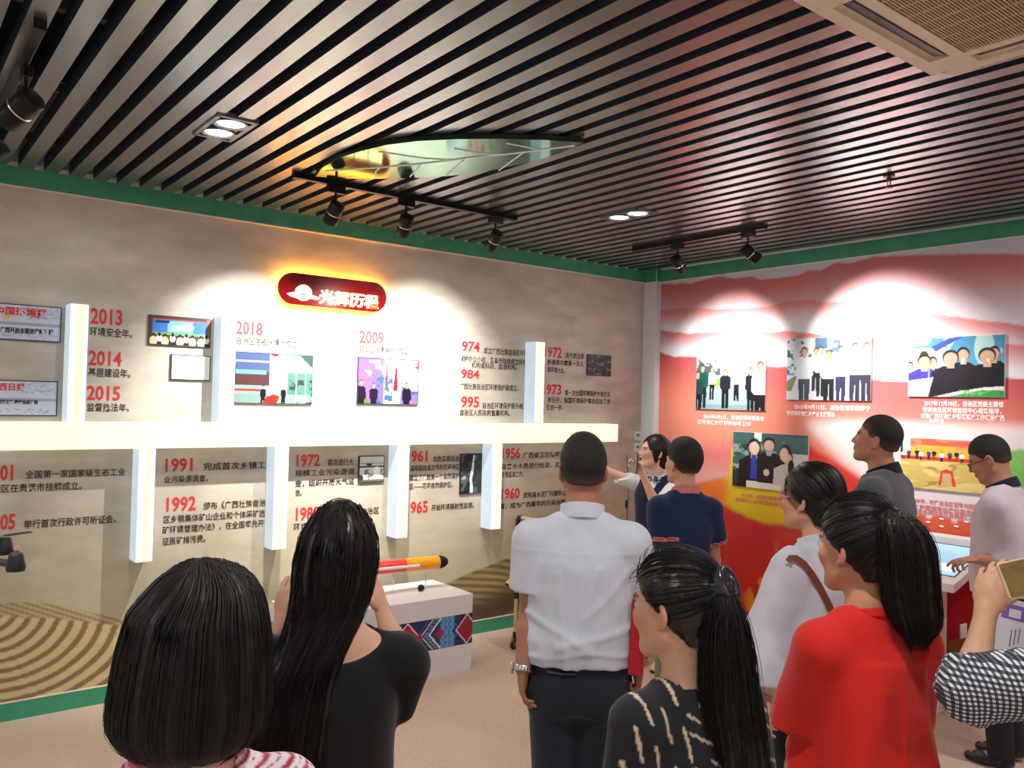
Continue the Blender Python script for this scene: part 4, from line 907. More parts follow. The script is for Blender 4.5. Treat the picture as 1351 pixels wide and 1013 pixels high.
# ------------------------------------------------------------ bodies: blended volumes turned into one skin
def V3(*a): return np.array(a, float)
def nrm(v): v = np.asarray(v, float); return v / (np.linalg.norm(v) + 1e-12)
class Sdf:
    def __init__(s): s.it = []; s.post = []
    def _a(s, op, fn, c, r, k): s.it.append((op, fn, np.asarray(c, float), float(r), k)); return s
    def cone(s, a, b, ra, rb, k=.02, op='u', flat=None):
        """tapered round limb; flat=(axis, factor) squashes it along a direction"""
        a, b = np.asarray(a, float), np.asarray(b, float); ab = b - a; L2 = ab @ ab + 1e-12
        def fn(P):
            q = P - a; t = np.clip(q @ ab / L2, 0, 1); w = q - t[:, None] * ab
            if flat is not None:
                ax, fc = flat; w = w + (w @ ax)[:, None] * ax * (1 / fc - 1)
                return (np.sqrt((w * w).sum(1)) - (ra + (rb - ra) * t)) * min(1, fc) 
            return np.sqrt((w * w).sum(1)) - (ra + (rb - ra) * t)
        return s._a(op, fn, (a + b) / 2, np.sqrt(L2) / 2 + max(ra, rb), k)
    def ell(s, c, r, M=None, k=.015, op='u'):
        c = np.asarray(c, float); r = np.asarray(r, float)
        def fn(P):
            q = P - c
            if M is not None: q = q @ M
            a = q / r; k0 = np.sqrt((a * a).sum(1)); k1 = np.sqrt(((a / r) ** 2).sum(1)) + 1e-9
            return k0 * (k0 - 1) / k1
        return s._a(op, fn, c, r.max(), k)
    def loft(s, p0, ax, X, Y, ts, a, b, ox=None, oy=None, k=.02, op='u', e=2.0, cap=0.01):
        """stack of ellipses along axis ax from p0; X,Y frame; profiles a (half width), b (half depth), offsets"""
        p0 = np.asarray(p0, float); ts = np.asarray(ts, float)
        tt = np.linspace(ts[0], ts[-1], 90)
        def sm(y):
            v = np.interp(tt, ts, y); kk = np.array([1, 2, 3, 4, 3, 2, 1]) / 16.0
            return np.convolve(np.pad(v, 3, mode='edge'), kk, 'valid')
        A, B = sm(a), sm(b); OX = sm(ox if ox is not None else 0 * ts); OY = sm(oy if oy is not None else 0 * ts)
        def fn(P):
            q = P - p0; t = q @ ax; tc = np.clip(t, ts[0], ts[-1])
            aa = np.interp(tc, tt, A); bb = np.interp(tc, tt, B)
            x = np.abs(q @ X - np.interp(tc, tt, OX)) / aa; y = np.abs(q @ Y - np.interp(tc, tt, OY)) / bb
            rr = (x ** e + y ** e) ** (1 / e)
            d = (rr - 1) * np.minimum(aa, bb) * 0.9
            z = np.maximum(ts[0] - t, t - ts[-1])
            qd, qz = d + cap, z + cap
            return np.sqrt(np.maximum(qd, 0) ** 2 + np.maximum(qz, 0) ** 2) + np.minimum(np.maximum(qd, qz), 0) - cap
        m = (ts[0] + ts[-1]) / 2
        return s._a(op, fn, p0 + ax * m + X * float(np.mean(OX)) + Y * float(np.mean(OY)), math.sqrt(((ts[-1] - ts[0]) / 2 + .01) ** 2 + (max(A.max(), B.max()) + max(np.ptp(OX), np.ptp(OY))) ** 2), k)
    def half(s, p, n, op='i', k=.004):
        """keep the side the normal n points away from"""
        p = np.asarray(p, float); n = nrm(n)
        return s._a(op, lambda P: (P - p) @ n, p, 99, k)
    def fn(s, fn, c=(0, 0, 0), r=99, op='u', k=.01): return s._a(op, fn, c, r, k)
    def disp(s, fn): s.post.append(fn); return s
    def ev(s, P, c=None, R=0):
        d = np.full(len(P), 1.0)
        for op, fn, ic, ir, k in s.it:
            if c is not None and ir < 50 and op != 'i' and np.linalg.norm(ic - c) > ir + R + k + .03: continue
            e = fn(P)
            if op == 's': e = -e
            if op == 'u':
                h = np.clip(.5 + .5 * (e - d) / k, 0, 1); d = e * (1 - h) + d * h - k * h * (1 - h)
            else:
                h = np.clip(.5 - .5 * (e - d) / k, 0, 1); d = e * (1 - h) + d * h + k * h * (1 - h)
        for f in s.post: d = d + f(P)
        return d
def axis_pts(lo, hi, fine, hf, hc):
    """rectilinear coordinates: step hf inside the fine ranges, growing to hc outside"""
    x = [lo]
    while x[-1] < hi:
        c = x[-1]; dist = min([0 if a <= c <= b else min(abs(c - a), abs(c - b)) for a, b in fine] or [9])
        st = hf + (hc - hf) * min(1, dist / .05)
        nx = [a for a, b in fine if c < a < c + st * 1.5]
        if nx and dist > 1e-9: st = min(st, max(hf, nx[0] - c))
        x.append(c + st)
    return np.array(x)
def mesh_sdf(S, lo, hi, h=.008, fine=(), hf=.0045, B=10):
    """surface nets on a rectilinear grid, only the blocks near the surface are sampled"""
    ax = [axis_pts(lo[i], hi[i], [(f[0][i], f[1][i]) for f in fine], hf, h) for i in range(3)]
    ax = [np.concatenate([a, a[-1] + h * np.arange(1, 1 + (-len(a)) % B)]) if len(a) % B else a for a in ax]
    n = [len(a) for a in ax]; nb = [k // B for k in n]
    F = np.ones(n, np.float32)
    cs = [a.reshape(-1, B) for a in ax]; ce = [c.mean(1) for c in cs]; hx = [(c[:, -1] - c[:, 0]) / 2 + h for c in cs]
    G = np.stack(np.meshgrid(*ce, indexing='ij'), -1).reshape(-1, 3); HR = np.sqrt(sum(q ** 2 for q in np.meshgrid(*hx, indexing='ij'))).reshape(-1)
    D = S.ev(G)
    act = np.abs(D) < HR * 1.35 + .022
    for bi, (g, d) in enumerate(zip(G, D)):
        i, r = divmod(bi, nb[1] * nb[2]); j, k = divmod(r, nb[2])
        sl = (slice(i * B, i * B + B), slice(j * B, j * B + B), slice(k * B, k * B + B))
        if not act[bi]: F[sl] = d if abs(d) > 1e-6 else 1e-6; continue
        P = np.stack(np.meshgrid(ax[0][sl[0]], ax[1][sl[1]], ax[2][sl[2]], indexing='ij'), -1).reshape(-1, 3)
        F[sl] = S.ev(P, g, HR[bi]).reshape(B, B, B)
    F[0], F[-1] = 1, 1; F[:, 0], F[:, -1] = 1, 1; F[:, :, 0], F[:, :, -1] = 1, 1
    I = F < 0
    m = n[0] - 1, n[1] - 1, n[2] - 1
    cnt = np.zeros(m, np.int8)
    cor = [(a, b, c) for a in (0, 1) for b in (0, 1) for c in (0, 1)]
    for a, b, c in cor: cnt += I[a:a + m[0], b:b + m[1], c:c + m[2]]
    idx = np.argwhere((cnt > 0) & (cnt < 8))
    if len(idx) == 0: return np.zeros((0, 3)), np.zeros((0, 4), int)
    ids = np.full(m, -1, np.int32); ids[idx[:, 0], idx[:, 1], idx[:, 2]] = np.arange(len(idx))
    ac = np.zeros((len(idx), 3)); nc = np.zeros(len(idx))
    def co(i3): return np.stack([ax[0][i3[:, 0]], ax[1][i3[:, 1]], ax[2][i3[:, 2]]], 1)
    for p in cor:
        for e in range(3):
            if p[e]: continue
            q = list(p); q[e] = 1
            A = idx + np.array(p); Bq = idx + np.array(q)
            fa = F[A[:, 0], A[:, 1], A[:, 2]]; fb = F[Bq[:, 0], Bq[:, 1], Bq[:, 2]]
            w = (fa < 0) != (fb < 0); t = np.where(w, fa / (fa - fb + 1e-12), 0)[:, None]
            ac += np.where(w[:, None], co(A) * (1 - t) + co(Bq) * t, 0); nc += w
    V = ac / nc[:, None]
    Q = []
    for e in range(3):
        a, b = [(1, 2), (2, 0), (0, 1)][e]
        sl0 = [slice(1, m[i]) for i in range(3)]; sl0[e] = slice(0, m[e]); sl1 = list(sl0); sl1[e] = slice(1, m[e] + 1)
        A = I[tuple(sl0)]; Bq = I[tuple(sl1)]
        w = np.argwhere(A != Bq); off = np.array([1, 1, 1]); off[e] = 0; g = w + off
        sgn = A[w[:, 0], w[:, 1], w[:, 2]]
        def cell(da, db):
            c = g.copy(); c[:, a] -= da; c[:, b] -= db; return ids[c[:, 0], c[:, 1], c[:, 2]]
        q = np.stack([cell(1, 1), cell(0, 1), cell(0, 0), cell(1, 0)], 1)
        q = np.where(sgn[:, None], q, q[:, ::-1]); Q.append(q)
    return V, np.concatenate(Q)
NTRI = [0]
def sdf_object(name, S, lo, hi, m, parent, h=.008, fine=(), hf=.0045, colfn=None, extra=None):
    V, Q = mesh_sdf(S, np.asarray(lo, float), np.asarray(hi, float), h, fine, hf)
    NTRI[0] += 2 * len(Q)
    c = colfn(V) if colfn else None
    me = raw_mesh(name, V, Q, m, c)
    o = link(name, me, parent)
    return o
def strands_object(name, lines, m, parent, w=.0012):
    """thin locks: list of (k,3) polylines -> one mesh of three-sided tapering tubes"""
    Vs, Fs, o = [], [], 0
    for L in lines:
        L = np.asarray(L); k = len(L)
        T = np.gradient(L, axis=0); T /= np.linalg.norm(T, axis=1)[:, None] + 1e-9
        a = np.cross(T, np.array([.31, .17, .93])); a /= np.linalg.norm(a, axis=1)[:, None] + 1e-9; b = np.cross(T, a)
        ww = w * np.linspace(1, .35, k)[:, None]
        R_ = np.stack([L + (a * math.cos(t) + b * math.sin(t)) * ww for t in (0, 2.094, 4.189)], 1)
        Vs.append(R_.reshape(-1, 3)); i = np.arange(k - 1)[:, None] * 3
        for j in range(3): Fs.append(np.concatenate([i + j, i + (j + 1) % 3, i + 3 + (j + 1) % 3, i + 3 + j], 1) + o)
        o += 3 * k
    F = np.concatenate(Fs); NTRI[0] += 2 * len(F)
    return link(name, raw_mesh(name, np.concatenate(Vs), F, m), parent)

M_skin = mat('skin', attr=True, rough=0.5, spec=0.35, sss=0.0, noise=.04, nscale=60)
M_hair = mat('hair_black', srgb(17, 14, 14), 0.45, spec=0.4, noise=.3, nscale=120)
M_hairs = mat('hair_strands', srgb(20, 16, 15), 0.5, spec=0.35)
M_hairshort = mat('hair_short', attr=True, rough=0.75, noise=.3, nscale=160, bump=.6, bscale=420, bdist=.004)
def fabric(name, rgb, rough=.85, attr=False, b=.25, noise=.05): return mat(name, srgb(*rgb), rough, bump=b, bscale=240, bdist=.002, attr=attr, noise=noise, nscale=18, sheen=.15, spec=.25)

def folds(seed, amp, sx, sz, frame=None, band=None):
    """cloth creases: stretched ridged noise; band=(z0,z1,peak) limits it"""
    def f(P):
        q = P if frame is None else P @ frame
        a = vnoise(q * np.array([sx, sx, sz]), 1.0, seed); b = vnoise(q * np.array([sx * 2.1, sx * 2.1, sz * 1.8]) + 3, 1.0, seed + 5)
        r = (1 - np.abs(a) * 2) * .7 + (1 - np.abs(b) * 2) * .3
        w = 1.0
        if band: w = np.clip(1 - np.abs(P[:, 2] - band[0]) / band[1], 0, 1) * (band[2] - 1) + 1
        return -r * amp * w
    return f

def surf(o, px, py, lift=.006, r=5.0):
    """point of a finished mesh seen at a photo pixel, lifted a little towards the camera"""
    n = len(o.data.vertices); V = np.empty(n * 3, np.float32); o.data.vertices.foreach_get('co', V); V = V.reshape(-1, 3).astype(float)
    x, y = proj(V); d = (V - CAM) @ CF; m = (np.abs(x - px) < r) & (np.abs(y - py) < r)
    if not m.any(): return None
    return PT(px, py, d[m].min() - lift)
class Person:
    def __init__(s, name, label, px, py, d, face, torso=None, sex='f', look=0.0, tilt=0.0, lean=(0, 0), w=1.0, skin=(206, 160, 132), arms=None, legdx=0, hd=1.0, neckfwd=.02, hand_vis=(True, True), foot_dz=0, depthw=1.0, sh_drop=0):
        """px,py,d: pixel and depth of the head centre; face/torso: degrees to the photo's left of straight away from the camera"""
        s.sex = sex; s.w = w; s.drop = sh_drop; s.skin = skin; s.name = name
        H = PT(px, py, d); s.H = H
        v = ray(px, py); base = math.atan2(v[1], v[0])
        def dirs(a):
            t = base + math.radians(a); F = V3(math.cos(t), math.sin(t), 0); return F, V3(math.sin(t), -math.cos(t), 0)
        torso = face if torso is None else torso
        s.hF, s.hR = dirs(face); s.tF, s.tR = dirs(torso); s.U = V3(0, 0, 1)
        # head frame with look-up pitch and sideways tilt
        p = math.radians(look); F = s.hF * math.cos(p) + s.U * math.sin(p); Uh = np.cross(s.hR, F)
        t = math.radians(tilt); Rh = s.hR * math.cos(t) + Uh * math.sin(t); Uh = np.cross(Rh, F)
        s.HM = np.stack([Rh, F, Uh], 1)          # columns: right, forward, up
        s.hs = hd
        s.h = (H[2] + .120 * hd)
        s.root = H - s.tF * (neckfwd) + s.tR * lean[0] + s.tF * lean[1]
        s.root = V3(s.root[0], s.root[1], 0)
        s.neck = H - s.HM[:, 1] * .022 - s.U * .125 * hd - s.tF * neckfwd * .5
        s.neck[2] -= .02
        s.e = empty('person', s.root); tag(s.e, label, 'person')
        s.k = s.h / 1.70
        s.jt(); s.fine = []
        s.arms = arms or {}
        s.S = Sdf(); s.headcol = []
        s.build_head(); s.build_body(hand_vis, foot_dz)
    def W(s, x, y, z): return s.H + s.HM @ (np.array([x, y, z]) * s.hs)
    def T(s, x, y, z):
        """torso point: x right, y forward, z height; leans towards the neck"""
        f = np.clip((z - .5 * s.h) / (s.neck[2] - .5 * s.h), 0, 1.05); o = (s.neck - s.root) * V3(1, 1, 0)
        return s.root + o * f * f + s.tR * x + s.tF * y + s.U * z
    def jt(s):
        m = s.sex == 'm'; k = s.k
        s.shw = (.178 if m else .150) * s.w * (.5 + .5 * k); s.zsh = s.neck[2] - (.098 if m else .088) - s.drop
        s.SL = s.T(-s.shw, -.01, s.zsh); s.SR = s.T(s.shw, -.01, s.zsh)
        z = s.h
        s.prof_z = [.455 * z, .49 * z, .53 * z, .58 * z, .635 * z, .70 * z, s.zsh - .07, s.zsh - .01, s.zsh + .04, s.neck[2] + .0]
        q = s.w * k
        if m: s.pa, s.pb = [.150, .172, .168, .158, .158, .168, .174, .160, .108, .060], [.095, .116, .116, .112, .112, .118, .118, .098, .075, .056]
        else: s.pa, s.pb = [.150, .172, .160, .132, .128, .138, .148, .136, .088, .048], [.095, .118, .104, .090, .094, .108, .108, .088, .064, .044]
        s.pa = [a * q for a in s.pa]; s.pb = [b * q for b in s.pb]
        o = (s.neck - s.root); zz = np.array(s.prof_z); f = np.clip((zz - .5 * z) / (s.neck[2] - .5 * z), 0, 1.05) ** 2
        s.pox = list(o @ s.tR * f); s.poy = list(o @ s.tF * f)
    def build_head(s):
        S, W, M, k = s.S, s.W, s.HM, s.hs; m = s.sex == 'm'
        E = lambda c, r, kk=.015, op='u': S.ell(W(*c), np.array(r) * k, M, kk, op)
        E((0, -.014, .032), (.073, .094, .086)); E((0, .030, -.020), (.061, .066, .086), .03)
        E((0, .040, -.074), (.043, .047, .034), .03); S.cone(W(-.012, .074, -.094), W(.012, .074, -.094), .017 * k, .017 * k, .02)
        for sx in (-1, 1):
            S.cone(W(sx * .050, .000, -.055), W(sx * .020, .066, -.092), .016 * k, .015 * k, .02)
            S.cone(W(sx * .040, .070, -.018), W(sx * .030, .078, -.030), .017 * k, .015 * k, .02)
            E((sx * .031, .092, .006), (.016, .014, .010), .012, 's')
        S.cone(W(-.034, .082, .024), W(.034, .082, .024), .009 * k, .009 * k, .012)
        S.cone(W(0, .090, .010), W(0, .106, -.022), .007 * k, .0115 * k, .010)
        for sx in (-1, 1): S.cone(W(sx * .010, .098, -.026), W(sx * .012, .092, -.028), .007 * k, .006 * k, .006)
        E((0, .090, -.052), (.024, .012, .007), .006); E((0, .088, -.063), (.020, .012, .006), .006)
        for sx in (-1, 1):
            E((sx * .031, .077, .004), (.0125, .0125, .0095), .002)
        s.ear_c = []
        for sx in (-1, 1):
            r = Matrix.Rotation(math.radians(sx * 22), 3, 'Z'); r2 = np.array(r)
            M2 = M @ r2
            S.ell(W(sx * .077, -.010, -.006), np.array((.0085, .019, .032)) * k, M2, .006)
            S.ell(W(sx * .084, -.004, -.004), np.array((.0055, .0115, .021)) * k, M2, .004, 's')
            S.cone(W(sx * .072, .002, -.034), W(sx * .073, .004, -.038), .007 * k, .006 * k, .005)
        nr = (.056 if m else .045) * (.5 + .5 * s.w)
        S.cone(W(0, -.022, -.045), s.neck - s.U * .02, nr * k, nr * 1.06, .03)
        S.cone(s.neck - s.U * .0, s.neck - s.U * .05, nr * 1.1, nr * 1.3, .03)
        c = s.H; s.fine.append((c - .135, c + .135))
    def body_prims(s, S, d=0.0, arms=True):
        S.loft(s.root, s.U, s.tR, s.tF, s.prof_z, [a + d for a in s.pa], [b + d for b in s.pb], s.pox, s.poy, k=.02, e=2.35)
        m = s.sex == 'm'
        r = (.060 if m else .048) * s.w
        for Sh in (s.SL, s.SR): S.cone(s.neck - s.U * .045 - (s.neck - Sh) * .22 * V3(1, 1, 0), Sh, (.046 if m else .038) + d, r * .86 + d, .03)
    def arm_pts(s, sd):
        Sh = s.SR if sd > 0 else s.SL; a = s.arms.get('R' if sd > 0 else 'L')
        if a is None:
            L1, L2 = .175 * s.h, .145 * s.h
            el = Sh + s.tR * sd * .045 - s.U * L1 * .98 - s.tF * .015; wr = el + s.tR * sd * .012 - s.U * L2 * .97 + s.tF * .06
            return Sh, el, wr, nrm(wr - el + V3(0, 0, -.1)), s.tR * -sd, 25
        el, wr = np.asarray(a['el'], float), np.asarray(a['wr'], float)
        hd = nrm(a.get('hd', wr - el)); pn = a.get('pn', s.tR * -sd); return Sh, el, wr, hd, np.asarray(pn, float), a.get('curl', 25)
    def build_body(s, hand_vis, foot_dz):
        S = s.S; m = s.sex == 'm'; s.body_prims(S)
        k = s.k * (.6 + .4 * s.w)
        s.A = {}
        for sd, hv in ((-1, hand_vis[0]), (1, hand_vis[1])):
            Sh, el, wr, hd, pn, curl = s.arm_pts(sd); s.A[sd] = (Sh, el, wr, hd, pn, curl)
            r0, r1, r2 = ((.050, .039, .027) if m else (.040, .032, .0225)); r0, r1, r2 = r0 * k, r1 * k, r2 * k
            S.cone(Sh, el, r0, r1, .02); mid = el + (wr - el) * .35
            S.cone(el, mid, r1, r1 * 1.02, .015); S.cone(mid, wr, r1 * 1.02, r2, .015)
            s.hand(S, wr, hd, pn, sd, curl, r2, hv)
        s.hip = []
        for sd in (-1, 1):
            hp = s.root + s.tR * sd * .088 * s.w * s.k + s.U * .50 * s.h; kn = s.root + s.tR * sd * .088 * s.w + s.U * .275 * s.h + s.tF * .015; an = s.root + s.tR * sd * .088 + s.U * (.075) - s.tF * .01
            s.hip.append((hp, kn, an))
            S.cone(hp, kn, .080 * k, .054 * k, .03); S.cone(kn, an, .053 * k, .036 * k, .02); S.cone(kn - s.U * .09 - s.tF * .01, kn - s.U * .13 - s.tF * .012, .052 * k, .048 * k, .02)
            S.cone(an - s.U * .02, an + s.tF * .13 - s.U * .045, .034, .026, .02); S.cone(an + s.tF * .0, an - s.tF * .035 - s.U * .042, .030, .030, .02)
    def hand(s, S, wr, hd, pn, sd, curl, r2, vis):
        hd = nrm(hd); pn = nrm(pn - hd * (pn @ hd)); th = nrm(np.cross(hd, pn)) * (1 if sd > 0 else -1)
        # thumb side: for right hand with palm normal pn and fingers hd
        sc = 1.0 if s.sex == 'm' else .90
        M = np.stack([th, hd, pn], 1); pc = wr + hd * .048 * sc
        S.ell(pc, np.array((.040, .050, .0145)) * sc, M, .012)
        S.cone(wr, pc, r2 * .95, .018, .012, flat=(pn, .8))
        kn = wr + hd * .088 * sc
        def rot(v, ax, a):
            c, q = math.cos(a), math.sin(a); return v * c + np.cross(ax, v) * q + ax * (ax @ v) * (1 - c)
        ax = np.cross(hd, pn)      # curling turns hd towards pn
        for i, (u, L, r) in enumerate(((.0285, .070, .0086), (.0095, .078, .0088), (-.0095, .072, .0085), (-.028, .056, .0076))):
            p = kn + th * u * sc - hd * (.006 if i in (0, 2) else (.014 if i == 3 else 0)); d = nrm(hd + th * u * 1.5); cu = curl[i] if hasattr(curl, '__len__') else curl * (1 + .15 * i)
            p0 = p - hd * .025
            S.cone(p0, p, r * sc, r * sc * 1.02, .006)
            for seg, f in ((.46, .55), (.30, 1.0), (.24, .8)):
                d = rot(d, ax, math.radians(cu * f)); q = p + d * L * seg * sc; S.cone(p, q, r * sc, r * .93 * sc, .003); p = q; r *= .93
        tb = wr + hd * .022 * sc + th * .026 * sc + pn * .006; d1 = nrm(hd * .72 + th * .6 + pn * .30); d2 = nrm(hd * .88 + th * .22 + pn * .42)
        S.cone(wr + hd * .03 + th * .018, tb, .014 * sc, .0135 * sc, .01); q = tb + d1 * .036 * sc; S.cone(tb, q, .0125 * sc, .0105 * sc, .006); q2 = q + d2 * .030 * sc; S.cone(q, q2, .0102 * sc, .0098 * sc, .004); S.cone(q2, q2 + d2 * .020 * sc, .0095 * sc, .008 * sc, .004)
        if vis: c = wr + hd * .08; s.fine.append((c - .11, c + .11))
    def skincol(s, P):
        base = C(*s.skin); c = np.broadcast_to(base, P.shape).copy()
        n = vnoise(P, 30, 3)[:, None]; c *= 1 + .05 * n
        q = (P - s.H) @ s.HM / s.hs
        def blot(c_, cen, r, rgb, soft=.5, amt=1.0):
            d = np.sqrt((((q - cen) / r) ** 2).sum(1)); w = (sst(1 + soft, 1 - soft * .4, d) * amt)[:, None]; return c_ * (1 - w) + C(*rgb) * w
        c = blot(c, (0, .095, -.057), (.024, .02, .0095), (168, 74, 72), .25, .85)
        for sx in (-1, 1):
            c = blot(c, (sx * .045, .07, -.03), (.022, .03, .02), (214, 140, 122), .9, .35)
            c = blot(c, (sx * .082, 0, -.005), (.014, .03, .04), (196, 130, 112), .6, .35)
            c = blot(c, (sx * .031, .088, .005), (.0125, .02, .0055), (232, 226, 222), .25, .9)
            c = blot(c, (sx * .031, .090, .005), (.0058, .02, .0058), (30, 20, 16), .2, 1)
            c = blot(c, (sx * .031, .090, .0105), (.0155, .02, .0022), (30, 22, 20), .5, .9)
            c = blot(c, (sx * .033, .090, .0245), (.019, .03, .0036), (34, 26, 22), .7, .85)
        return c
    def finish(s, hf=.0048, h=.0135, extra=None):
        P = [s.root + V3(0, 0, -.0), s.H, s.SL, s.SR] + [x for a in s.A.values() for x in a[:3]] + [a[2] + a[3] * .2 for a in s.A.values()]
        P = np.array(P); lo = P.min(0) - .26; hi = P.max(0) + .26; lo[2] = -.02; hi[2] = max(s.H[2] + .16, P[:, 2].max() + .1)
        s.lo, s.hi = lo, hi
        S = s.S; S.half(V3(0, 0, .004), V3(0, 0, -1))
        s.body = sdf_object('body', S, lo, hi, M_skin, s.e, h, s.fine, hf, s.skincol)
        return s
    # --- garments
    def shirt(s, m, name='shirt', hem=.50, d=.014, loose=.0, sleeve=.62, rs=(.068, .062), neckr=.066, neckz=.0, neck_tilt=.35, fold=.004, seed=1, colfn=None, hemout=0.0, h=.0085, zstretch=5, sleeve_full=None, flare=0, e=2.3, crease=None, post=None, boat=None):
        S = Sdf(); z = np.array(s.prof_z); pa, pb = np.array(s.pa) + d, np.array(s.pb) + d
        wst = np.clip(1 - np.abs(z - .60 * s.h) / (.13 * s.h), 0, 1); pa += wst * loose; pb += wst * loose * .8
        lowf = np.clip((.62 * s.h - z) / (.15 * s.h), 0, 1); pa += lowf * flare; pb += lowf * flare
        S.loft(s.root, s.U, s.tR, s.tF, z, pa, pb, s.pox, s.poy, k=.02, e=e)
        mm = s.sex == 'm'; r = (.060 if mm else .048) * s.w
        for Sh in (s.SL, s.SR): S.cone(s.neck - s.U * .045 - (s.neck - Sh) * .22 * V3(1, 1, 0), Sh, (.046 if mm else .038) + d * .8, r * .86 + d * .6, .03)
        for sd in (-1, 1):
            Sh, el, wr = s.A[sd][:3]
            def sl(segs, end, n, k=.02):
                T = Sdf()
                for q in segs: T.cone(*q, .02)
                T.half(end, n, 'i', .005)
                ctr = sum((np.asarray(q[0]) + np.asarray(q[1])) / 2 for q in segs) / len(segs)
                S.fn(T.ev, ctr, max(np.linalg.norm(np.asarray(q[j]) - ctr) for q in segs for j in (0, 1)) + .12, 'u', k)
            if sleeve_full:
                end = el + (wr - el) * sleeve_full; n = nrm(wr - el)
                sl([(Sh, el, rs[0], rs[1]), (el, end + n * .03, rs[1], rs[2])], end, n)
            elif sleeve:
                end = Sh + (el - Sh) * sleeve; n = nrm(el - Sh)
                sl([(Sh, end + n * .03, rs[0], rs[1])], end, n)
        # neck opening: a tilted cut
        N = s.neck + s.U * neckz; up = nrm(s.U + s.tF * neck_tilt)
        if boat: S.ell(N + s.U * boat[2] + s.tF * boat[3], np.array((boat[0], boat[1], .12)), np.stack([s.tR, s.tF, s.U], 1), .006, 's')
        else:
            S.half(N + up * .002, up, 'i', .006)
            rad = neckr
            S._a('s', lambda P: np.maximum(np.linalg.norm((P - N) - ((P - N) @ up)[:, None] * up, axis=1) - rad, -((P - N) @ up + .03)), N, rad + .15, .006)
        S.half(V3(0, 0, hem * s.h), V3(0, 0, -1))
        if fold: S.disp(folds(seed, fold, 7, zstretch, band=(.60 * s.h, .16, 1.8)))
        if crease: S.disp(crease)
        for f in (post or []): f(S)
        return sdf_object(name, S, s.lo, s.hi, m, s.e, h, (), h, colfn)
    def trousers(s, m, name='trousers', top=.585, seed=4, r=(.098, .072, .062), d=.012, h=.013, skirt=None, foot=.05, fold=.003):
        S = Sdf(); z = np.array(s.prof_z[:6])
        S.loft(s.root, s.U, s.tR, s.tF, z, np.array(s.pa[:6]) + d, np.array(s.pb[:6]) + d, s.pox[:6], s.poy[:6], k=.02, e=2.3)
        if skirt:
            zz = [skirt * s.h, .46 * s.h, .53 * s.h]; S.loft(s.root, s.U, s.tR, s.tF, zz, [.165, .185, .165], [.13, .135, .11], k=.03)
            S.half(V3(0, 0, skirt * s.h), V3(0, 0, -1))
        else:
            for hp, kn, an in s.hip: S.cone(hp, kn, r[0] * s.w, r[1] * s.w, .045); S.cone(kn, an - s.U * .0, r[1] * s.w, r[2], .012)
            S.half(V3(0, 0, foot), V3(0, 0, -1))
        S.half(V3(0, 0, top * s.h), V3(0, 0, 1))
        if fold: S.disp(folds(seed, fold, 8, 3))
        hi = s.hi.copy(); hi[2] = top * s.h + .03
        return sdf_object(name, S, s.lo, hi, m, s.e, h)
    def belt(s, z, m, name='belt', d=.016, hh=.018):
        S = Sdf(); zz = np.array(s.prof_z); a = np.interp([z - hh, z + hh], zz, s.pa) + d; b = np.interp([z - hh, z + hh], zz, s.pb) + d
        S.loft(s.root, s.U, s.tR, s.tF, [z - hh, z + hh], a, b, np.interp([z - hh, z + hh], zz, s.pox), np.interp([z - hh, z + hh], zz, s.poy), e=2.3, cap=.004)
        lo, hi = s.root - .3, s.root + .3; lo[2], hi[2] = z - .04, z + .04
        return sdf_object(name, S, lo, hi, m, s.e, .006)
    def ring_band(s, c, axis, a, b, th, hh, m, name, X=None, h=.004, parent=None):
        """a hollow elliptical band (collar, cuff, watch strap)"""
        axis = nrm(axis); X = nrm(np.asarray(X if X is not None else s.tR) - axis * (np.asarray(X if X is not None else s.tR) @ axis)); Y = np.cross(axis, X)
        S = Sdf()
        def f(P):
            q = P - c; t = q @ axis; x, y = q @ X, q @ Y; rr = np.sqrt((x / a) ** 2 + (y / b) ** 2); d1 = (rr - 1) * min(a, b); dx = np.abs(d1) - th; dz = np.abs(t) - hh
            return np.sqrt(np.maximum(dx, 0) ** 2 + np.maximum(dz, 0) ** 2) + np.minimum(np.maximum(dx, dz), 0) - .0015
        S.fn(f, c, max(a, b) + hh + .02); R_ = max(a, b) + th + hh + .02
        return sdf_object(name, S, c - R_, c + R_, m, parent or s.e, h, (), h)
    def shoes(s, m, heel=0.0, name='shoe'):
        for hp, kn, an in s.hip:
            S = Sdf(); S.cone(an - s.U * .03 - s.tF * .03, an + s.tF * .10 - s.U * .045, .036, .034, .02); S.cone(an + s.tF * .08 - s.U * .05, an + s.tF * .15 - s.U * .052, .036, .026, .02)
            S.half(V3(0, 0, .003), V3(0, 0, -1)); S.half(an - s.U * (-.012), V3(0, 0, 1))
            c = an; sdf_object(name, S, c - .22, c + .22, m, s.e, .007)
    def shorthair(s, front=.035, back=-.055, side=-.005, th=.011, top=.006, fade=.05, seed=3, fuzz=.0015, thin=.6):
        """close hair cap: hairline front (z at forehead), back (nape z), side (over the ears)"""
        S = Sdf(); k = s.hs; M = s.HM
        S.ell(s.W(0, -.014, .034), np.array((.073 + th, .094 + th, .086 + th + top)) * k, M, .01)
        zline = lambda y: np.interp(y, [-.12, -.05, -.02, .0, .028, .045, .06, .075, .1], [back, back, back * .55, side, side + .002, side + .035, front - .012, front, front])
        S.cone(s.W(0, -.045, -.03), s.W(0, -.045, back), (.058 + th * .4) * k, .052 * k, .02)
        def cut(P):
            q = (P - s.H) @ M / k
            # hairline height as a function of how far forward the point is
            y = q[:, 1]; zl = np.interp(y, [-.12, -.05, -.02, .0, .028, .045, .06, .075, .1], [back, back, back * .55, side, side + .002, side + .035, front - .012, front, front])
            n = vnoise(P, 160, seed) * .003
            return (zl - q[:, 2] + n) * k * .8
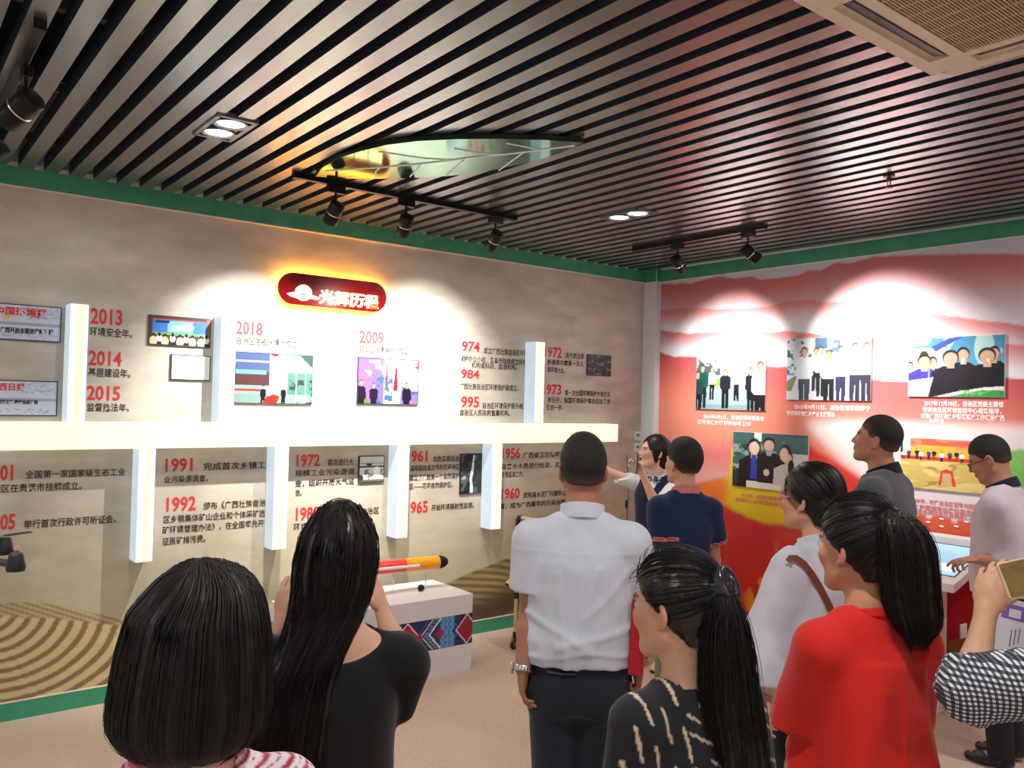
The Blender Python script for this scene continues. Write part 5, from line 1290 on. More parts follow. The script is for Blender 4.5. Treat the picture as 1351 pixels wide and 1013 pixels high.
        S.fn(cut, op='i', k=.006)
        def shrink(P):
            q = (P - s.H) @ M / k; t = np.clip((q[:, 2] - zline(q[:, 1])) / .07, 0, 1); return (1 - t) * th * thin
        S.disp(shrink)
        S.disp(lambda P: vnoise(P * np.array([1, 1, .5]), 190, seed) * fuzz)
        def col(P):
            q = (P - s.H) @ M / k; t = sst(.0, 1.0, (q[:, 2] - zline(q[:, 1])) / fade + .25 * vnoise(P, 260, seed))
            return mixc(np.broadcast_to(C(*s.skin) * .22, P.shape), np.broadcast_to(C(24, 21, 20), P.shape), t)
        c = s.H; return sdf_object('hair', S, c - .155, c + .155, M_hairshort, s.e, .0045, (), .0045, col)
# ------------------------------------------------------------ hair with locks
def shell(s, name, p0, ax, X, Y, ts, a, b, ox, oy, m, n=0, groove=.003, seed=1, h=.006, ms=None, drift=.25, jit=.003, cut=None, tend=.04, w=.0011, t0=0.0, phis=None, extra=None, parent=None, endfray=.02):
    """a fall of hair: stacked ellipses along ax, grooved into locks, with loose strands laid on it"""
    ax, X, Y = nrm(ax), nrm(X), nrm(Y); ts = np.array(ts, float); S = Sdf()
    S.loft(p0, ax, X, Y, ts, a, b, ox, oy, k=.02, e=2.1, cap=.006)
    if extra: extra(S)
    O = lambda t, v: np.interp(t, ts, v)
    def g(P):
        q = P - p0; t = q @ ax; x = (q @ X - O(t, ox)); y = (q @ Y - O(t, oy)); ph = np.arctan2(y, x)
        c = np.stack([np.cos(ph) * 5, np.sin(ph) * 5, t * 3 + 0 * ph], 1)
        return (vnoise(c, 1.6, seed) + .6 * vnoise(c * np.array([1, 1, .6]), 4.2, seed + 1)) * groove
    S.disp(g)
    if cut: cut(S)
    P0 = np.asarray(p0, float); rr = max(max(a), max(b)) + .03
    pts = np.array([P0 + ax * t + X * o1 + Y * o2 for t, o1, o2 in zip(ts, ox, oy)])
    o = sdf_object(name, S, pts.min(0) - rr, pts.max(0) + rr, m, parent or s.e, h, (), h)
    if n:
        rg = np.random.RandomState(seed); L = []
        for i in range(n):
            ph = rg.uniform(*(phis or (0, 6.283))); te = ts[-1] - abs(rg.normal(0, tend)) + rg.uniform(0, endfray); tb = ts[0] + (ts[-1] - ts[0]) * (t0 + rg.uniform(0, .35 if rg.rand() < .5 else .05))
            if te < tb + .02: continue
            t = np.linspace(tb, te, 12); dr = rg.normal(0, drift) * (t - tb); off = rg.normal(0, jit) + .001
            w1 = rg.uniform(-1, 1); off = off + .002 * np.sin(t * 30 * w1 + i)
            tt = np.clip(t, ts[0], ts[-1]); A, B_ = O(tt, a) + off, O(tt, b) + off
            L.append(P0 + ax * t[:, None] + X * (O(tt, ox) + A * np.cos(ph + dr))[:, None] + Y * (O(tt, oy) + B_ * np.sin(ph + dr))[:, None])
        strands_object('loose_strands', L, ms or M_hairs, o, w)
    return o
def pulled(s, tie, front=.05, back=-.065, side=.0, th=.014, n=500, seed=2, groove=.0022, m=None, bump=None, ms=None, w=.0010, extra=None, wisps=0):
    """hair drawn back over the skull to the point tie (head coordinates)"""
    S = Sdf(); k = s.hs; M = s.HM; tie = np.array(tie, float); ce = np.array((0, -.014, .034)); r = np.array((.073 + th, .094 + th, .086 + th + .004))
    S.ell(s.W(*ce), r * k, M, .01); S.cone(s.W(0, -.04, -.02), s.W(0, -.045, back), (.06 + th * .3) * k, .050 * k, .02)
    S.cone(s.W(*(tie * .75)), s.W(*tie), .035 * k, .020 * k, .03)
    if extra: extra(S)
    tn = nrm(tie - ce)
    def cut(P):
        q = (P - s.H) @ M / k; y = q[:, 1]
        zl = np.interp(y, [-.12, -.05, -.02, .0, .02, .04, .06, .08, .11], [back, back, back * .45, side - .004, side + .012, side + .03, front - .008, front, front])
        return (zl - q[:, 2] + vnoise(P, 140, seed) * .003) * k * .8
    S.fn(cut, op='i', k=.006)
    def g(P):
        q = (P - s.H) @ M - ce; q = q - (q @ tn)[:, None] * tn; u = np.abs(tn) < .5
        a1 = nrm(np.cross(tn, (1, 0, 0.1))); a2 = np.cross(tn, a1); ph = np.arctan2(q @ a2, q @ a1)
        c = np.stack([np.cos(ph) * 9, np.sin(ph) * 9, 0 * ph], 1); return (vnoise(c, 1.5, seed) + .5 * vnoise(c, 4.1, seed + 1)) * groove
    S.disp(g)
    c = s.H; o = sdf_object('hair', S, c - .165, c + .165, m or M_hair, s.e, .0052, (), .0052)
    rg = np.random.RandomState(seed); L = []
    while len(L) < n:
        v = nrm(rg.normal(0, 1, 3)); y = v[1] * r[1] + ce[1]; z = v[2] * r[2] + ce[2]
        zl = np.interp(y, [-.12, -.05, -.02, .0, .02, .04, .06, .08, .11], [back, back, back * .45, side - .004, side + .012, side + .03, front - .008, front, front])
        if z < zl: continue
        om = math.acos(np.clip(v @ tn, -1, 1)); off = rg.normal(.0005, .0012)
        if om < .15: continue
        T = np.linspace(0, .93, 11); u = np.array([(math.sin((1 - t) * om) * v + math.sin(t * om) * tn) / math.sin(om) for t in T]) if om < 3.0 else None
        if u is None: continue
        f = 1 + np.clip(T - .75, 0, 1)[:, None] * .25
        L.append(s.H + ((u * (r + off) * f + ce) * k) @ M.T)
    for i in range(wisps):
        v = nrm(np.array([rg.normal(0, .6), abs(rg.normal(.7, .4)), abs(rg.normal(.6, .4))])); p = v * r + ce; d = rg.normal(0, 1, 3) + np.array([0, -1.2, 0]); d = nrm(d - v * (d @ v)); d2 = rg.uniform(.10, .45)
        T = np.linspace(0, 1, 6)[:, None]; L.append(s.H + ((p + d * T * .055 + v * T * (1.25 - T) * .05 * d2) * k) @ M.T)
    strands_object('loose_strands', L, ms or M_hairs, o, w)
    return o

M_white_shirt = fabric('white_shirt_cloth', (205, 212, 226))
M_navytr = fabric('navy_trouser_cloth', (34, 40, 54))
M_blacktop = fabric('black_jersey', (14, 14, 16), b=.1)
M_leather = mat('black_leather', (0.015, 0.015, 0.016), .35)
M_redcloth = fabric('red_jersey', (206, 36, 30))
M_steel = mat('watch_steel', (.6, .6, .6), .25, metal=1)
M_gold = mat('lens_clear', (.8, .8, .8), .05, alpha=.25)
M_blacktr = fabric('black_trousers', (18, 18, 20))
SK1, SK2, SK3 = (176, 122, 94), (214, 168, 142), (224, 178, 150)

# 1 ---- man in the pale blue-white short-sleeved shirt, seen from behind
d = 2.95
p = Person('man', 'person in a pale short-sleeved shirt and navy trousers, standing with back turned', 769, 621, d, 4, 0, 'm', skin=(168, 116, 92), look=4, w=.93,
    arms={'L': dict(el=PT(700, 806, 2.93), wr=PT(690, 880, 2.86), hd=V3(.02, .02, -1), curl=28), 'R': dict(el=PT(838, 800, 2.98), wr=PT(842, 872, 2.88), hd=V3(.02, .0, -1), curl=60)})
p.finish()
p.shorthair(front=.06, back=-.045, side=.0, th=.010, top=.012)
def crM(P):
    q = P - p.root; x = q @ p.tR; z = P[:, 2]; y = q @ p.tF; back = (y < .02)
    w = .03 * vnoise(P, 6, 4)
    a = .0055 * np.exp(-((z - 1.035 + w - .30 * (x + .06)) / .016) ** 2) * (x > -.08) + .005 * np.exp(-((z - 1.03 - w + .42 * (x - .02)) / .014) ** 2) * (x < .05) + .004 * np.exp(-((z - 1.12 + w - .8 * (x + .02)) / .018) ** 2) * (x > 0) + .004 * np.exp(-((z - 1.0 - .1 * x + w) / .010) ** 2)
    b = .0045 * np.exp(-((x - .045 - .22 * (z - 1.2) + w * .5) / .013) ** 2) * (z < 1.30) + .0035 * np.exp(-((x + .07 + .12 * (z - 1.2)) / .016) ** 2) * (z < 1.28)
    seam = .0016 * ((z > 1.335) & (z < 1.341))
    return -(a + b + seam) * back
sh = p.shirt(M_white_shirt, hem=.553, d=.018, loose=.020, sleeve=.66, rs=(.074, .078), neckr=.062, fold=.006, seed=11, crease=crM, h=.007, zstretch=4)
p.ring_band(p.neck + p.U * .002 - p.tF * .004, p.U + p.tF * .30, .070, .072, .006, .026, M_white_shirt, 'collar')
p.trousers(M_navytr, top=.575); p.belt(.562 * p.h, M_leather); p.shoes(M_leather)
S_, el, wr, hd, pn, cu = p.A[-1]
wd = nrm(wr - el); w_ = p.ring_band(wr + wd * .004, wd, .032, .030, .003, .010, M_steel, 'wristwatch_strap')
wc = wr + wd * .004 - p.tR * .036
MB().lathe([(.001, .0045), (.019, .004), (.021, .0), (.019, -.004), (.001, -.0045)], Matrix.Translation(Vector(wc)) @ frame_z(-p.tR), 20).build('watch_case', M_steel, w_, smooth=True)
_tr = [c for c in p.e.children if c.name.startswith('trousers')][0]
wl_ = [surf(_tr, x, y, lift=.003) for x, y in ((722, 886), (730, 887.5), (740, 889), (750, 889.5), (760, 889))]
MB().tube([q for q in wl_ if q is not None], .0035, 6).build('pocket_welt', fabric('welt_blue', (60, 74, 104)), _tr)
man_white = p
A = p.A[1]; fo = A[2] + A[3] * .05
# red folder held in the right hand
c0, c1 = PT(844, 795, 2.84), PT(838, 890, 2.80)
axv = nrm(c1 - c0); xv = nrm(np.cross(axv, CF)); zv = np.cross(axv, xv); L_ = float(np.linalg.norm(c1 - c0))
Mf = Matrix(((xv[0], axv[0], zv[0], c0[0]), (xv[1], axv[1], zv[1], c0[1]), (xv[2], axv[2], zv[2], c0[2]), (0, 0, 0, 1)))
fr_ = empty('red_folder', c1); tag(fr_, "long red folder held upright at the pale-shirted person's right hand", 'folder')
MB().bev(-.026, .026, 0, L_, -.012, .012, r=.008, M=Mf, axis=1).build('folder_body', mat('red_folder', srgb(176, 22, 34), .45), fr_)
MB().box(-.022, .022, -.002, L_ + .002, -.004, .004, Mf).build('paper_edge', mat('folder_paper', srgb(200, 60, 60), .8), fr_)

# 2 ---- woman with long black hair, black top, both hands raised
d = 1.95
p = Person('woman', 'person with very long straight black hair and black top, hands raised', 447, 735, d, -4, 4, 'f', skin=(206, 160, 132), tilt=-2, look=-3,
    arms={'L': dict(el=PT(360, 868, 2.10), wr=PT(374, 818, 2.12), hd=nrm(PT(386, 765, 2.12) - PT(374, 818, 2.12)), pn=V3(.6, .5, 0), curl=[20, 26, 30, 34]), 'R': dict(el=PT(524, 862, 2.12), wr=PT(505, 806, 2.24), hd=nrm(PT(494, 768, 2.26) - PT(505, 806, 2.24)), pn=V3(-.4, .5, 0), curl=12)})
p.finish()
def droop(S):
    pass
def addsl(S):
    Sh, el = p.SR, p.A[1][1]; S.cone(Sh + p.tR * .03 - p.U * .02, Sh + p.tR * .015 - p.U * .13 + p.tF * .03, .042, .028, .03)
    Sh = p.SL; S.cone(Sh - p.tR * .02, Sh - p.tR * .02 - p.U * .12 + p.tF * .02, .040, .03, .03)
p.shirt(M_blacktop, 'top', hem=.40, d=.012, sleeve=.85, rs=(.060, .058), fold=.003, seed=5, boat=(.160, .118, .046, -.070), post=[addsl])
p.trousers(M_blacktr); p.shoes(M_leather)
Hc = p.H
cx = [447, 447, 447, 446, 443, 438, 423, 406, 397, 392, 386, 380]; cy = [661, 668, 684, 705, 745, 787, 824, 860, 900, 945, 990, 1040]
hw = [.012, .040, .068, .084, .093, .083, .073, .070, .078, .080, .076, .06]
zz = [Hc[2] + .137, Hc[2] + .125] + [PT(x, y, d)[2] for x, y in zip(cx[2:], cy[2:])]
p0 = V3(Hc[0], Hc[1], zz[0]); ts = [zz[0] - z for z in zz]
right = nrm(V3(*(np.cross(ray(447, 735), p.U)))); fwd = np.cross(p.U, right)
ox = [(x - 447) * d / FPX for x in cx]
oy = [-.01, -.01, -.015, -.018, -.022, -.045, -.09, -.115, -.125, -.125, -.12, -.115]
bb = [.012, .050, .080, .100, .102, .070, .040, .032, .032, .032, .03, .02]
M_hairL = mat('hair_long_black', srgb(15, 13, 13), .36, spec=.5)
def cutL(S): S.ell(p.W(0, .115, -.03), (.066, .085, .10), p.HM, .01, 's')
shell(p, 'hair', p0, -p.U, right, fwd, ts, hw, bb, ox, oy, M_hairL, n=800, seed=4, groove=.0035, h=.006, drift=.12, tend=.06, cut=cutL, phis=(3.0, 6.5), w=.0010)

# 3 ---- woman with a dark bob, striped top, nearest
d = 1.30
p = Person('woman', 'person with a thick dark bob and red and white striped top', 252, 850, d, 0, 0, 'f', skin=(214, 164, 146), w=.98)
p.finish(hf=.0056)
def stripes(V):
    u = V[:, 2] - .35 * np.abs((V - p.root) @ p.tR) ; t = np.mod(u * 1.0, .019) / .019
    w = sst(.40, .46, t) * sst(.74, .68, t); w2 = sst(.05, .09, t) * sst(.17, .13, t)
    c = mixc(np.broadcast_to(C(232, 222, 228), V.shape), np.broadcast_to(C(176, 44, 78), V.shape), np.maximum(w, w2)); return c
M_str = fabric('striped_jersey', (220, 200, 205), attr=True)
p.shirt(M_str, 'striped_top', hem=.48, d=.010, sleeve=.6, rs=(.056, .056), neckr=.072, neckz=-.012, fold=.0025, seed=8, colfn=stripes, h=.0055)
p.ring_band(p.neck - p.U * .012 - p.tF * .0, p.U + p.tF * .35, .078, .080, .0035, .007, fabric('pink_binding', (190, 70, 100)), 'neck_binding')
p.trousers(M_navytr, h=.014); p.shoes(M_leather)
right = nrm(np.cross(ray(252, 850), p.U)); fwd = np.cross(p.U, right); f_ = d / FPX
ys = [733, 738, 746, 760, 773, 800, 853, 907, 933, 955, 980, 996]; lx = [256, 240, 226, 208, 196, 172, 159, 152, 149, 151, 168, 196]; rx = [264, 288, 312, 328, 338, 348, 357, 359, 359, 356, 342, 310]
z0 = PT(252, 737, d)[2]
ts = [(y - 736) * f_ for y in ys]; a_ = [(r - l) / 2 * f_ * .93 for l, r in zip(lx, rx)]; ox = [((r + l) / 2 - 252) * f_ for l, r in zip(lx, rx)]
b_ = [.006, .030, .052, .075, .092, .110, .118, .116, .112, .105, .085, .05]; oy = [-.012] * 5 + [-.014, -.018, -.022, -.026, -.032, -.044, -.055]
ts = [t if t < .06 else .06 + (t - .06) * .895 for t in ts]
p0 = V3(p.H[0], p.H[1], z0)
M_hairB = mat('hair_bob_brown_black', srgb(22, 16, 15), .5, spec=.35)
def cutB(S):
    S.ell(p.W(0, .125, -.05), (.062, .09, .12), p.HM, .01, 's')
    c = p0 + right * .016; S.cone(c + p.U * .018 - fwd * .10, c + p.U * .018 + fwd * .10, .012, .012, .012, 's')
shell(p, 'hair', p0, -p.U, right, fwd, ts, a_, b_, ox, oy, M_hairB, n=1100, seed=9, groove=.003, h=.006, drift=.06, tend=.02, jit=.002, cut=cutB, w=.0008, ms=mat('hair_strands_brown', srgb(27, 20, 19), .55), phis=(2.7, 6.8), t0=.0, endfray=.008)

# 4 ---- woman with a ponytail and a black dashed top
d = 1.85
p = Person('woman', 'person with a long wavy black ponytail and a black top with broken cream stripes', 893, 800, d, 58, 34, 'f', skin=(214, 166, 138), look=-6, lean=(.02, 0), w=.89)
p.finish(hf=.0046)
def dashes(V):
    q = V - p.root; x = q @ p.tR; y = q @ p.tF; z = V[:, 2]
    left = x < -.055
    u = np.where(left, x * .93 + z * .15, z + .55 * x) ; v = np.where(left, z, x)
    t = np.abs(np.mod(u, .033) / .033 - .5); row = np.floor(u / .033)
    ds = np.mod(v * 9 + row * .37, 1.0); rough = vnoise(V, 220, 3) * .02
    w = sst(.095, .070, t + rough) * sst(.08, .1, ds) * sst(.72, .70, ds)
    return mixc(np.broadcast_to(C(26, 27, 30), V.shape), np.broadcast_to(C(206, 184, 162), V.shape), w)
p.shirt(fabric('black_dash_cloth', (26, 27, 30), attr=True), 'patterned_top', hem=.48, d=.016, sleeve=.95, rs=(.064, .062), neckr=.060, neckz=.0, fold=.004, seed=21, colfn=dashes, h=.006)
p.trousers(M_blacktr, h=.014); p.shoes(M_leather)
tie = (.012, -.118, .052)
M_hairP = mat('hair_pony_glossy', srgb(22, 18, 17), .30, spec=.6)
pulled(p, tie, front=.062, back=-.074, th=.012, n=900, seed=6, m=M_hairP, wisps=70, w=.0008, groove=.0028)
tw = p.W(*tie)
p.ring_band(tw, p.HM @ nrm((.1, -.9, .35)), .030, .030, .009, .013, mat('hair_tie_satin', (.02, .022, .03), .2, coat=.5), 'hair_tie', X=p.HM[:, 0])
right = nrm(np.cross(ray(950, 850), p.U)); fwd = np.cross(p.U, right); dt = np.dot(tw - CAM, CF)
tx = [954, 956, 957, 958, 960, 963, 968, 974, 980, 986, 990]; ty = [776, 784, 796, 815, 850, 890, 930, 965, 1000, 1040, 1070]; hwid = [.016, .022, .030, .040, .050, .055, .058, .058, .056, .045, .02]
zz = [PT(a, b, dt)[2] for a, b in zip(tx, ty)]; p0 = V3(tw[0], tw[1], zz[0]); px0 = proj(tw)[0]
shell(p, 'ponytail', p0, -p.U, right, fwd, [zz[0] - z for z in zz], hwid, [.014, .022, .028, .032, .034, .036, .036, .036, .034, .028, .015], [(x - px0) * dt / FPX for x in tx], [-.015, -.02, -.03, -.035, -.035, -.03, -.025, -.02, -.015, -.01, -.01], M_hairP, n=900, seed=16, groove=.004, h=.0055, drift=.5, tend=.12, jit=.004, w=.0008, ms=M_hairs)

# 5 ---- man in the navy polo shirt
d = 4.5
p = Person('man', 'person in a navy polo shirt with pink-edged sleeves, seen from behind beside the guide', 901, 611, d, 42, 18, 'm', skin=(206, 150, 124), w=.79,
    arms={'L': dict(el=PT(876, 735, 4.45), wr=PT(872, 790, 4.35), curl=20), 'R': dict(el=PT(942, 740, 4.55), wr=PT(938, 795, 4.4), curl=20)})
p.finish(hf=.0056)
def navy(V):
    c = np.broadcast_to(C(24, 38, 78), V.shape).copy()
    for sd in (-1, 1):
        Sh, el = p.A[sd][:2]; n = nrm(el - Sh); end = Sh + (el - Sh) * .62; t = (end - V) @ n; near = np.linalg.norm(V - end, axis=1) < .12
        w = near * (((t > .004) & (t < .012)) | ((t > .017) & (t < .023))); c = mixc(c, np.broadcast_to(C(232, 130, 120), V.shape), w * 1.0)
    return c
p.shirt(fabric('navy_pique', (22, 32, 62), attr=True), 'polo_shirt', hem=.50, d=.018, loose=.02, sleeve=.62, rs=(.068, .074), neckr=.060, fold=.008, seed=31, colfn=navy, h=.0065)
p.ring_band(p.neck - p.U * .004, p.U + p.tF * .3, .067, .070, .005, .022, fabric('pink_collar', (196, 124, 112)), 'collar')
p.trousers(fabric('greygreen_trousers', (104, 112, 100))); p.shoes(M_leather)
p.shorthair(front=.06, back=-.06, side=.004, th=.018, top=.010, seed=8)

# 6 ---- guide in the navy vest
d = 5.9
p = Person('guide', 'person in a navy waistcoat, white blouse and patterned bow, speaking and pointing at the wall', 863, 597, d, 112, 150, 'f', skin=(232, 186, 160), look=8, tilt=0, hd=1.0, w=.96, lean=(0, .0),
    arms={'R': dict(el=PT(797, 620, 5.95), wr=PT(770, 592, 6.0), hd=nrm(PT(759, 566, 6.0) - PT(770, 592, 6.0)), pn=V3(-.5, .5, 0), curl=[0, 30, 50, 50]), 'L': dict(el=PT(868, 672, 5.62), wr=PT(847, 624, 5.55), hd=nrm(V3(-.25, .1, .5)), pn=V3(-.6, -.0, -.2), curl=[40, 42, 45, 48])})
p.S.ell(p.W(0, .098, -.060), np.array((.013, .022, .011)), p.HM, .004, 's')
_sc = p.skincol
def gcol(V):
    c = _sc(V); q = (V - p.H) @ p.HM; dd = ((q - (0, .09, -.060)) / np.array((.015, .012, .013))); w = ((dd ** 2).sum(1) < 1) & (q[:, 1] < .094); return np.where(w[:, None], C(90, 14, 16), c)
p.skincol = gcol
p.finish(hf=.0046)
M_blouse = fabric('guide_white_blouse', (226, 232, 240)); M_vest = fabric('guide_navy_vest', (24, 30, 62))
p.shirt(M_blouse, 'blouse', hem=.52, d=.010, sleeve=.62, rs=(.056, .060), neckr=.052, fold=.003, seed=41, h=.0065)
def vcut(S):
    n0 = p.neck - p.U * .02 + p.tF * .10
    def v(P): q = P - n0; x = np.abs(q @ p.tR); z = q @ p.U; y = (P - p.root) @ p.tF; return np.maximum((x - .055 - .33 * z) , -(y - 0.0)) 
    S._a('s', v, n0, 60, .004)
p.shirt(M_vest, 'waistcoat', hem=.50, d=.019, sleeve=.02, rs=(.064, .06), neckr=.075, fold=.002, seed=42, h=.0065, post=[vcut])
p.trousers(M_vest, 'skirt', top=.56, skirt=.29, d=.014); 
S_c = p.neck - p.U * .035 + p.tF * .075
for sx in (-1, 1):
    S = Sdf(); S.ell(S_c + p.tR * sx * .038, (.036, .014, .024), np.stack([p.tR, p.tF, p.U], 1), .01)
    bw = sdf_object('bow_loop', S, S_c - .09, S_c + .09, fabric('bow_pattern', (96, 104, 132), attr=True), p.e, .004, (), .004, lambda V: mixc(np.broadcast_to(C(52, 58, 90), V.shape), np.broadcast_to(C(190, 194, 206), V.shape), sst(-.1, .2, vnoise(V, 90, 3))))
p.ring_band(p.neck - p.U * .006, p.U + p.tF * .45, .056, .056, .003, .015, M_blouse, 'collar')
for i, (hp, kn, an) in enumerate(p.hip):
    S = Sdf(); S.cone(an - p.U * .03 - p.tF * .03, an + p.tF * .10 - p.U * .052, .034, .031, .02); S.cone(an + p.tF * .08 - p.U * .055, an + p.tF * .14 - p.U * .058, .032, .018, .02); S.half(an - p.U * .028, V3(0, 0, 1)); S.half(V3(0, 0, .003), V3(0, 0, -1))
    sdf_object('heeled_shoe', S, an - .2, an + .2, M_leather, p.e, .006)
# hair: chin-length, parted, framing the face
S = Sdf(); k = 1
S.ell(p.W(0, -.016, .036), (.086, .106, .100), p.HM, .01)
for sx in (-1, 1): S.cone(p.W(sx * .066, .012, .02), p.W(sx * .066, .004, -.055), .024, .014, .02)
S.cone(p.W(0, -.06, .0), p.W(0, -.06, -.06), .07, .055, .02)
S._a('s', lambda P: (lambda q: np.maximum(np.sqrt((q[:, 0] / .058) ** 2 + ((q[:, 2] + .018) / .095) ** 2) - 1, (.035 - q[:, 1]) / .05) * .05)((P - p.H) @ p.HM), p.H, 60, .004)
S.disp(lambda P: vnoise(P * np.array([1, 1, .3]), 120, 3) * .002)
sdf_object('hair', S, p.H - .16, p.H + .16, M_hair, p.e, .0048, (), .0048)
def glasses(p, m, r=.021, label=None, thick=.0018, round_=True):
    g_ = MB()
    for sx in (-1, 1):
        pts = [p.W(sx * .031 + (r) * math.cos(t), .104 - .012 * abs(math.cos(t)) * (1 if math.cos(t) * sx > 0 else 0), .002 + r * (.95 if round_ else .72) * math.sin(t)) for t in np.linspace(0, 2 * math.pi, 21)]
        g_.tube(pts, thick, 6)
        g_.tube([p.W(sx * .052, .093, .006), p.W(sx * .074, .05, .008), p.W(sx * .078, .0, .006), p.W(sx * .078, -.015, -.008)], thick, 6)
    g_.tube([p.W(-.011, .106, .006), p.W(0, .110, .010), p.W(.011, .106, .006)], thick, 6)
    return g_.build('spectacles', m, p.e, smooth=True)
glasses(p, mat('pale_frame', srgb(214, 190, 170), .3, metal=.6))
guide = p
# phone in the guide's left hand
A = p.A[-1]; pc = A[2] + A[3] * .085 + nrm(A[4]) * .020
def slab(name, c, up, nrm_, w, l, t, m, parent=None, r=.008):
    up = nrm(up); n_ = nrm(np.asarray(nrm_) - up * (np.asarray(nrm_) @ up)); x = np.cross(up, n_)
    M = Matrix(((x[0], up[0], n_[0], c[0]), (x[1], up[1], n_[1], c[1]), (x[2], up[2], n_[2], c[2]), (0, 0, 0, 1)))
    return MB().bev(-w / 2, w / 2, -l / 2, l / 2, -t / 2, t / 2, r=r, M=M, axis=2), M
ph = empty('smartphone', pc); tag(ph, 'dark smartphone held up in the hand of the navy-vested guide', 'phone')
pc = pc + nrm(CAM - pc) * .02; mb, Mx = slab('x', pc, V3(-.05, -.12, 1), nrm(CAM - pc) * .45 - CR * .9, .070, .140, .008, None); mb.build('phone_body', mat('phone_case', (.02, .02, .022), .4), ph)
MB().bev(-.033, .033, -.070, .070, -.0052, -.0040, r=.006, M=Mx).build('screen', mat('phone_screen_dark', (.02, .03, .03), .1), ph)
MB().bev(-.033, .033, -.070, .070, .0040, .0052, r=.006, M=Mx).build('back_panel', mat('phone_back', srgb(150, 146, 130), .3), ph)

# 7 ---- woman in the white blouse with pink glasses
d = 3.0
p = Person('woman', 'person in a loose white long-sleeved blouse and pink glasses', 1070, 659, d, 60, 48, 'f', skin=(206, 154, 128), look=2, w=.86,
    arms={'L': dict(el=PT(1013, 838, 2.92), wr=PT(1008, 922, 2.8), curl=30), 'R': dict(el=PT(1118, 830, 3.05), wr=PT(1105, 905, 2.9), curl=30)})
p.finish(hf=.0048)
p.shirt(fabric('white_crepe', (204, 206, 218)), 'blouse', hem=.46, d=.026, loose=.02, sleeve_full=.92, rs=(.070, .075, .085), neckr=.058, neckz=.012, fold=.013, seed=51, h=.007, zstretch=3)
p.ring_band(p.neck - p.U * .002, p.U + p.tF * .35, .062, .064, .005, .022, fabric('white_crepe', (204, 206, 218)), 'collar')
p.trousers(M_blacktr); p.shoes(M_leather)
pulled(p, (0, -.112, -.045), front=.058, back=-.085, th=.016, n=300, seed=23, m=M_hair, extra=lambda S: S.ell(p.W(0, -.078, -.030), (.066, .050, .062), p.HM, .03))
glasses(p, mat('pink_frame', srgb(214, 110, 170), .3), round_=False, thick=.0026)
# brown strap over the left shoulder to the handbag
_bl = [c for c in p.e.children if c.name.startswith('blouse')][0]
st = [surf(_bl, *q, lift=.010) for q in [(1040, 741), (1043, 736), (1050, 736), (1060, 743), (1071, 757), (1082, 775), (1092, 794), (1102, 816)]]
st = [q for q in st if q is not None] + [PT(1128, 850, 2.86), PT(1152, 885, 2.88)]
bag = empty('shoulder_bag', st[-1]); tag(bag, 'brown leather shoulder bag strap crossing the back of the white blouse', 'bag')
mbs = MB()
vs = []
for i, q in enumerate(st):
    t = nrm(st[min(i + 1, len(st) - 1)] - st[max(i - 1, 0)]); n_ = nrm(CAM - q) * 1.0; sd_ = nrm(np.cross(t, n_)); w_ = .011
    vs.append([tuple(q + sd_ * w_ + n_ * .002), tuple(q + sd_ * w_ - n_ * .002), tuple(q - sd_ * w_ - n_ * .002), tuple(q - sd_ * w_ + n_ * .002)])
mbs.loft(vs); mbs.build('strap', mat('brown_leather', srgb(124, 66, 44), .5), bag, smooth=True)
b0 = st[-1] + CR * .10; MB().bev(b0[0] - .10, b0[0] + .12, b0[1] - .03, b0[1] + .07, b0[2] - .22, b0[2] + .0, r=.03).build('bag_body', mat('brown_leather'), bag, smooth=True)

# 8 ---- woman in red
d = 2.1
p = Person('woman', 'person in a bright red short-sleeved top with a full black ponytail falling behind', 1133, 722, d, 52, 34, 'f', skin=(196, 142, 112), look=-4, w=.88, sh_drop=.012,
    arms={'L': dict(el=PT(1054, 985, 2.10), wr=PT(1050, 1075, 1.98), curl=30), 'R': dict(el=PT(1178, 985, 2.28), wr=PT(1180, 1070, 2.2), curl=30)})
p.finish(hf=.0046)
def crR(P):
    q = P - p.root; x = q @ p.tR; z = P[:, 2]
    return -(.004 * np.exp(-((x - .03) / .006) ** 2) * (z < 1.3) + .006 * np.exp(-((x + .05 - .2 * (z - 1.1)) / .03) ** 2) * (z < 1.25) + .005 * np.exp(-((x - .10 + .1 * (z - 1.1)) / .025) ** 2) * (z < 1.25))
p.shirt(M_redcloth, 'red_top', hem=.545, d=.022, loose=.045, sleeve=.74, rs=(.070, .076), neckr=.060, neckz=.004, fold=.009, seed=61, h=.0065, zstretch=2.5, flare=.02, crease=crR)
p.ring_band(p.neck - p.U * .016, p.U + p.tF * .32, .068, .070, .004, .010, M_redcloth, 'neck_binding')
p.trousers(M_blacktr, h=.014); p.shoes(M_leather)
tie = (.008, -.100, .074)
pulled(p, tie, front=.060, back=-.075, th=.016, n=700, seed=33, m=M_hair, wisps=20, w=.0009)
tw = p.W(*tie); right = nrm(np.cross(ray(1190, 740), p.U)); fwd = np.cross(p.U, right); dt = float(np.dot(tw - CAM, CF)); px0, py0 = proj(tw)
tx = [1176, 1179, 1184, 1190, 1194, 1197, 1199, 1202, 1206, 1208, 1210]; ty = [672, 675, 682, 697, 718, 742, 768, 790, 808, 824, 838]; hwid = [.015, .030, .042, .054, .061, .062, .060, .060, .056, .044, .018]
zz = [PT(a, b, dt)[2] for a, b in zip(tx, ty)]; p0 = V3(tw[0], tw[1], zz[0])
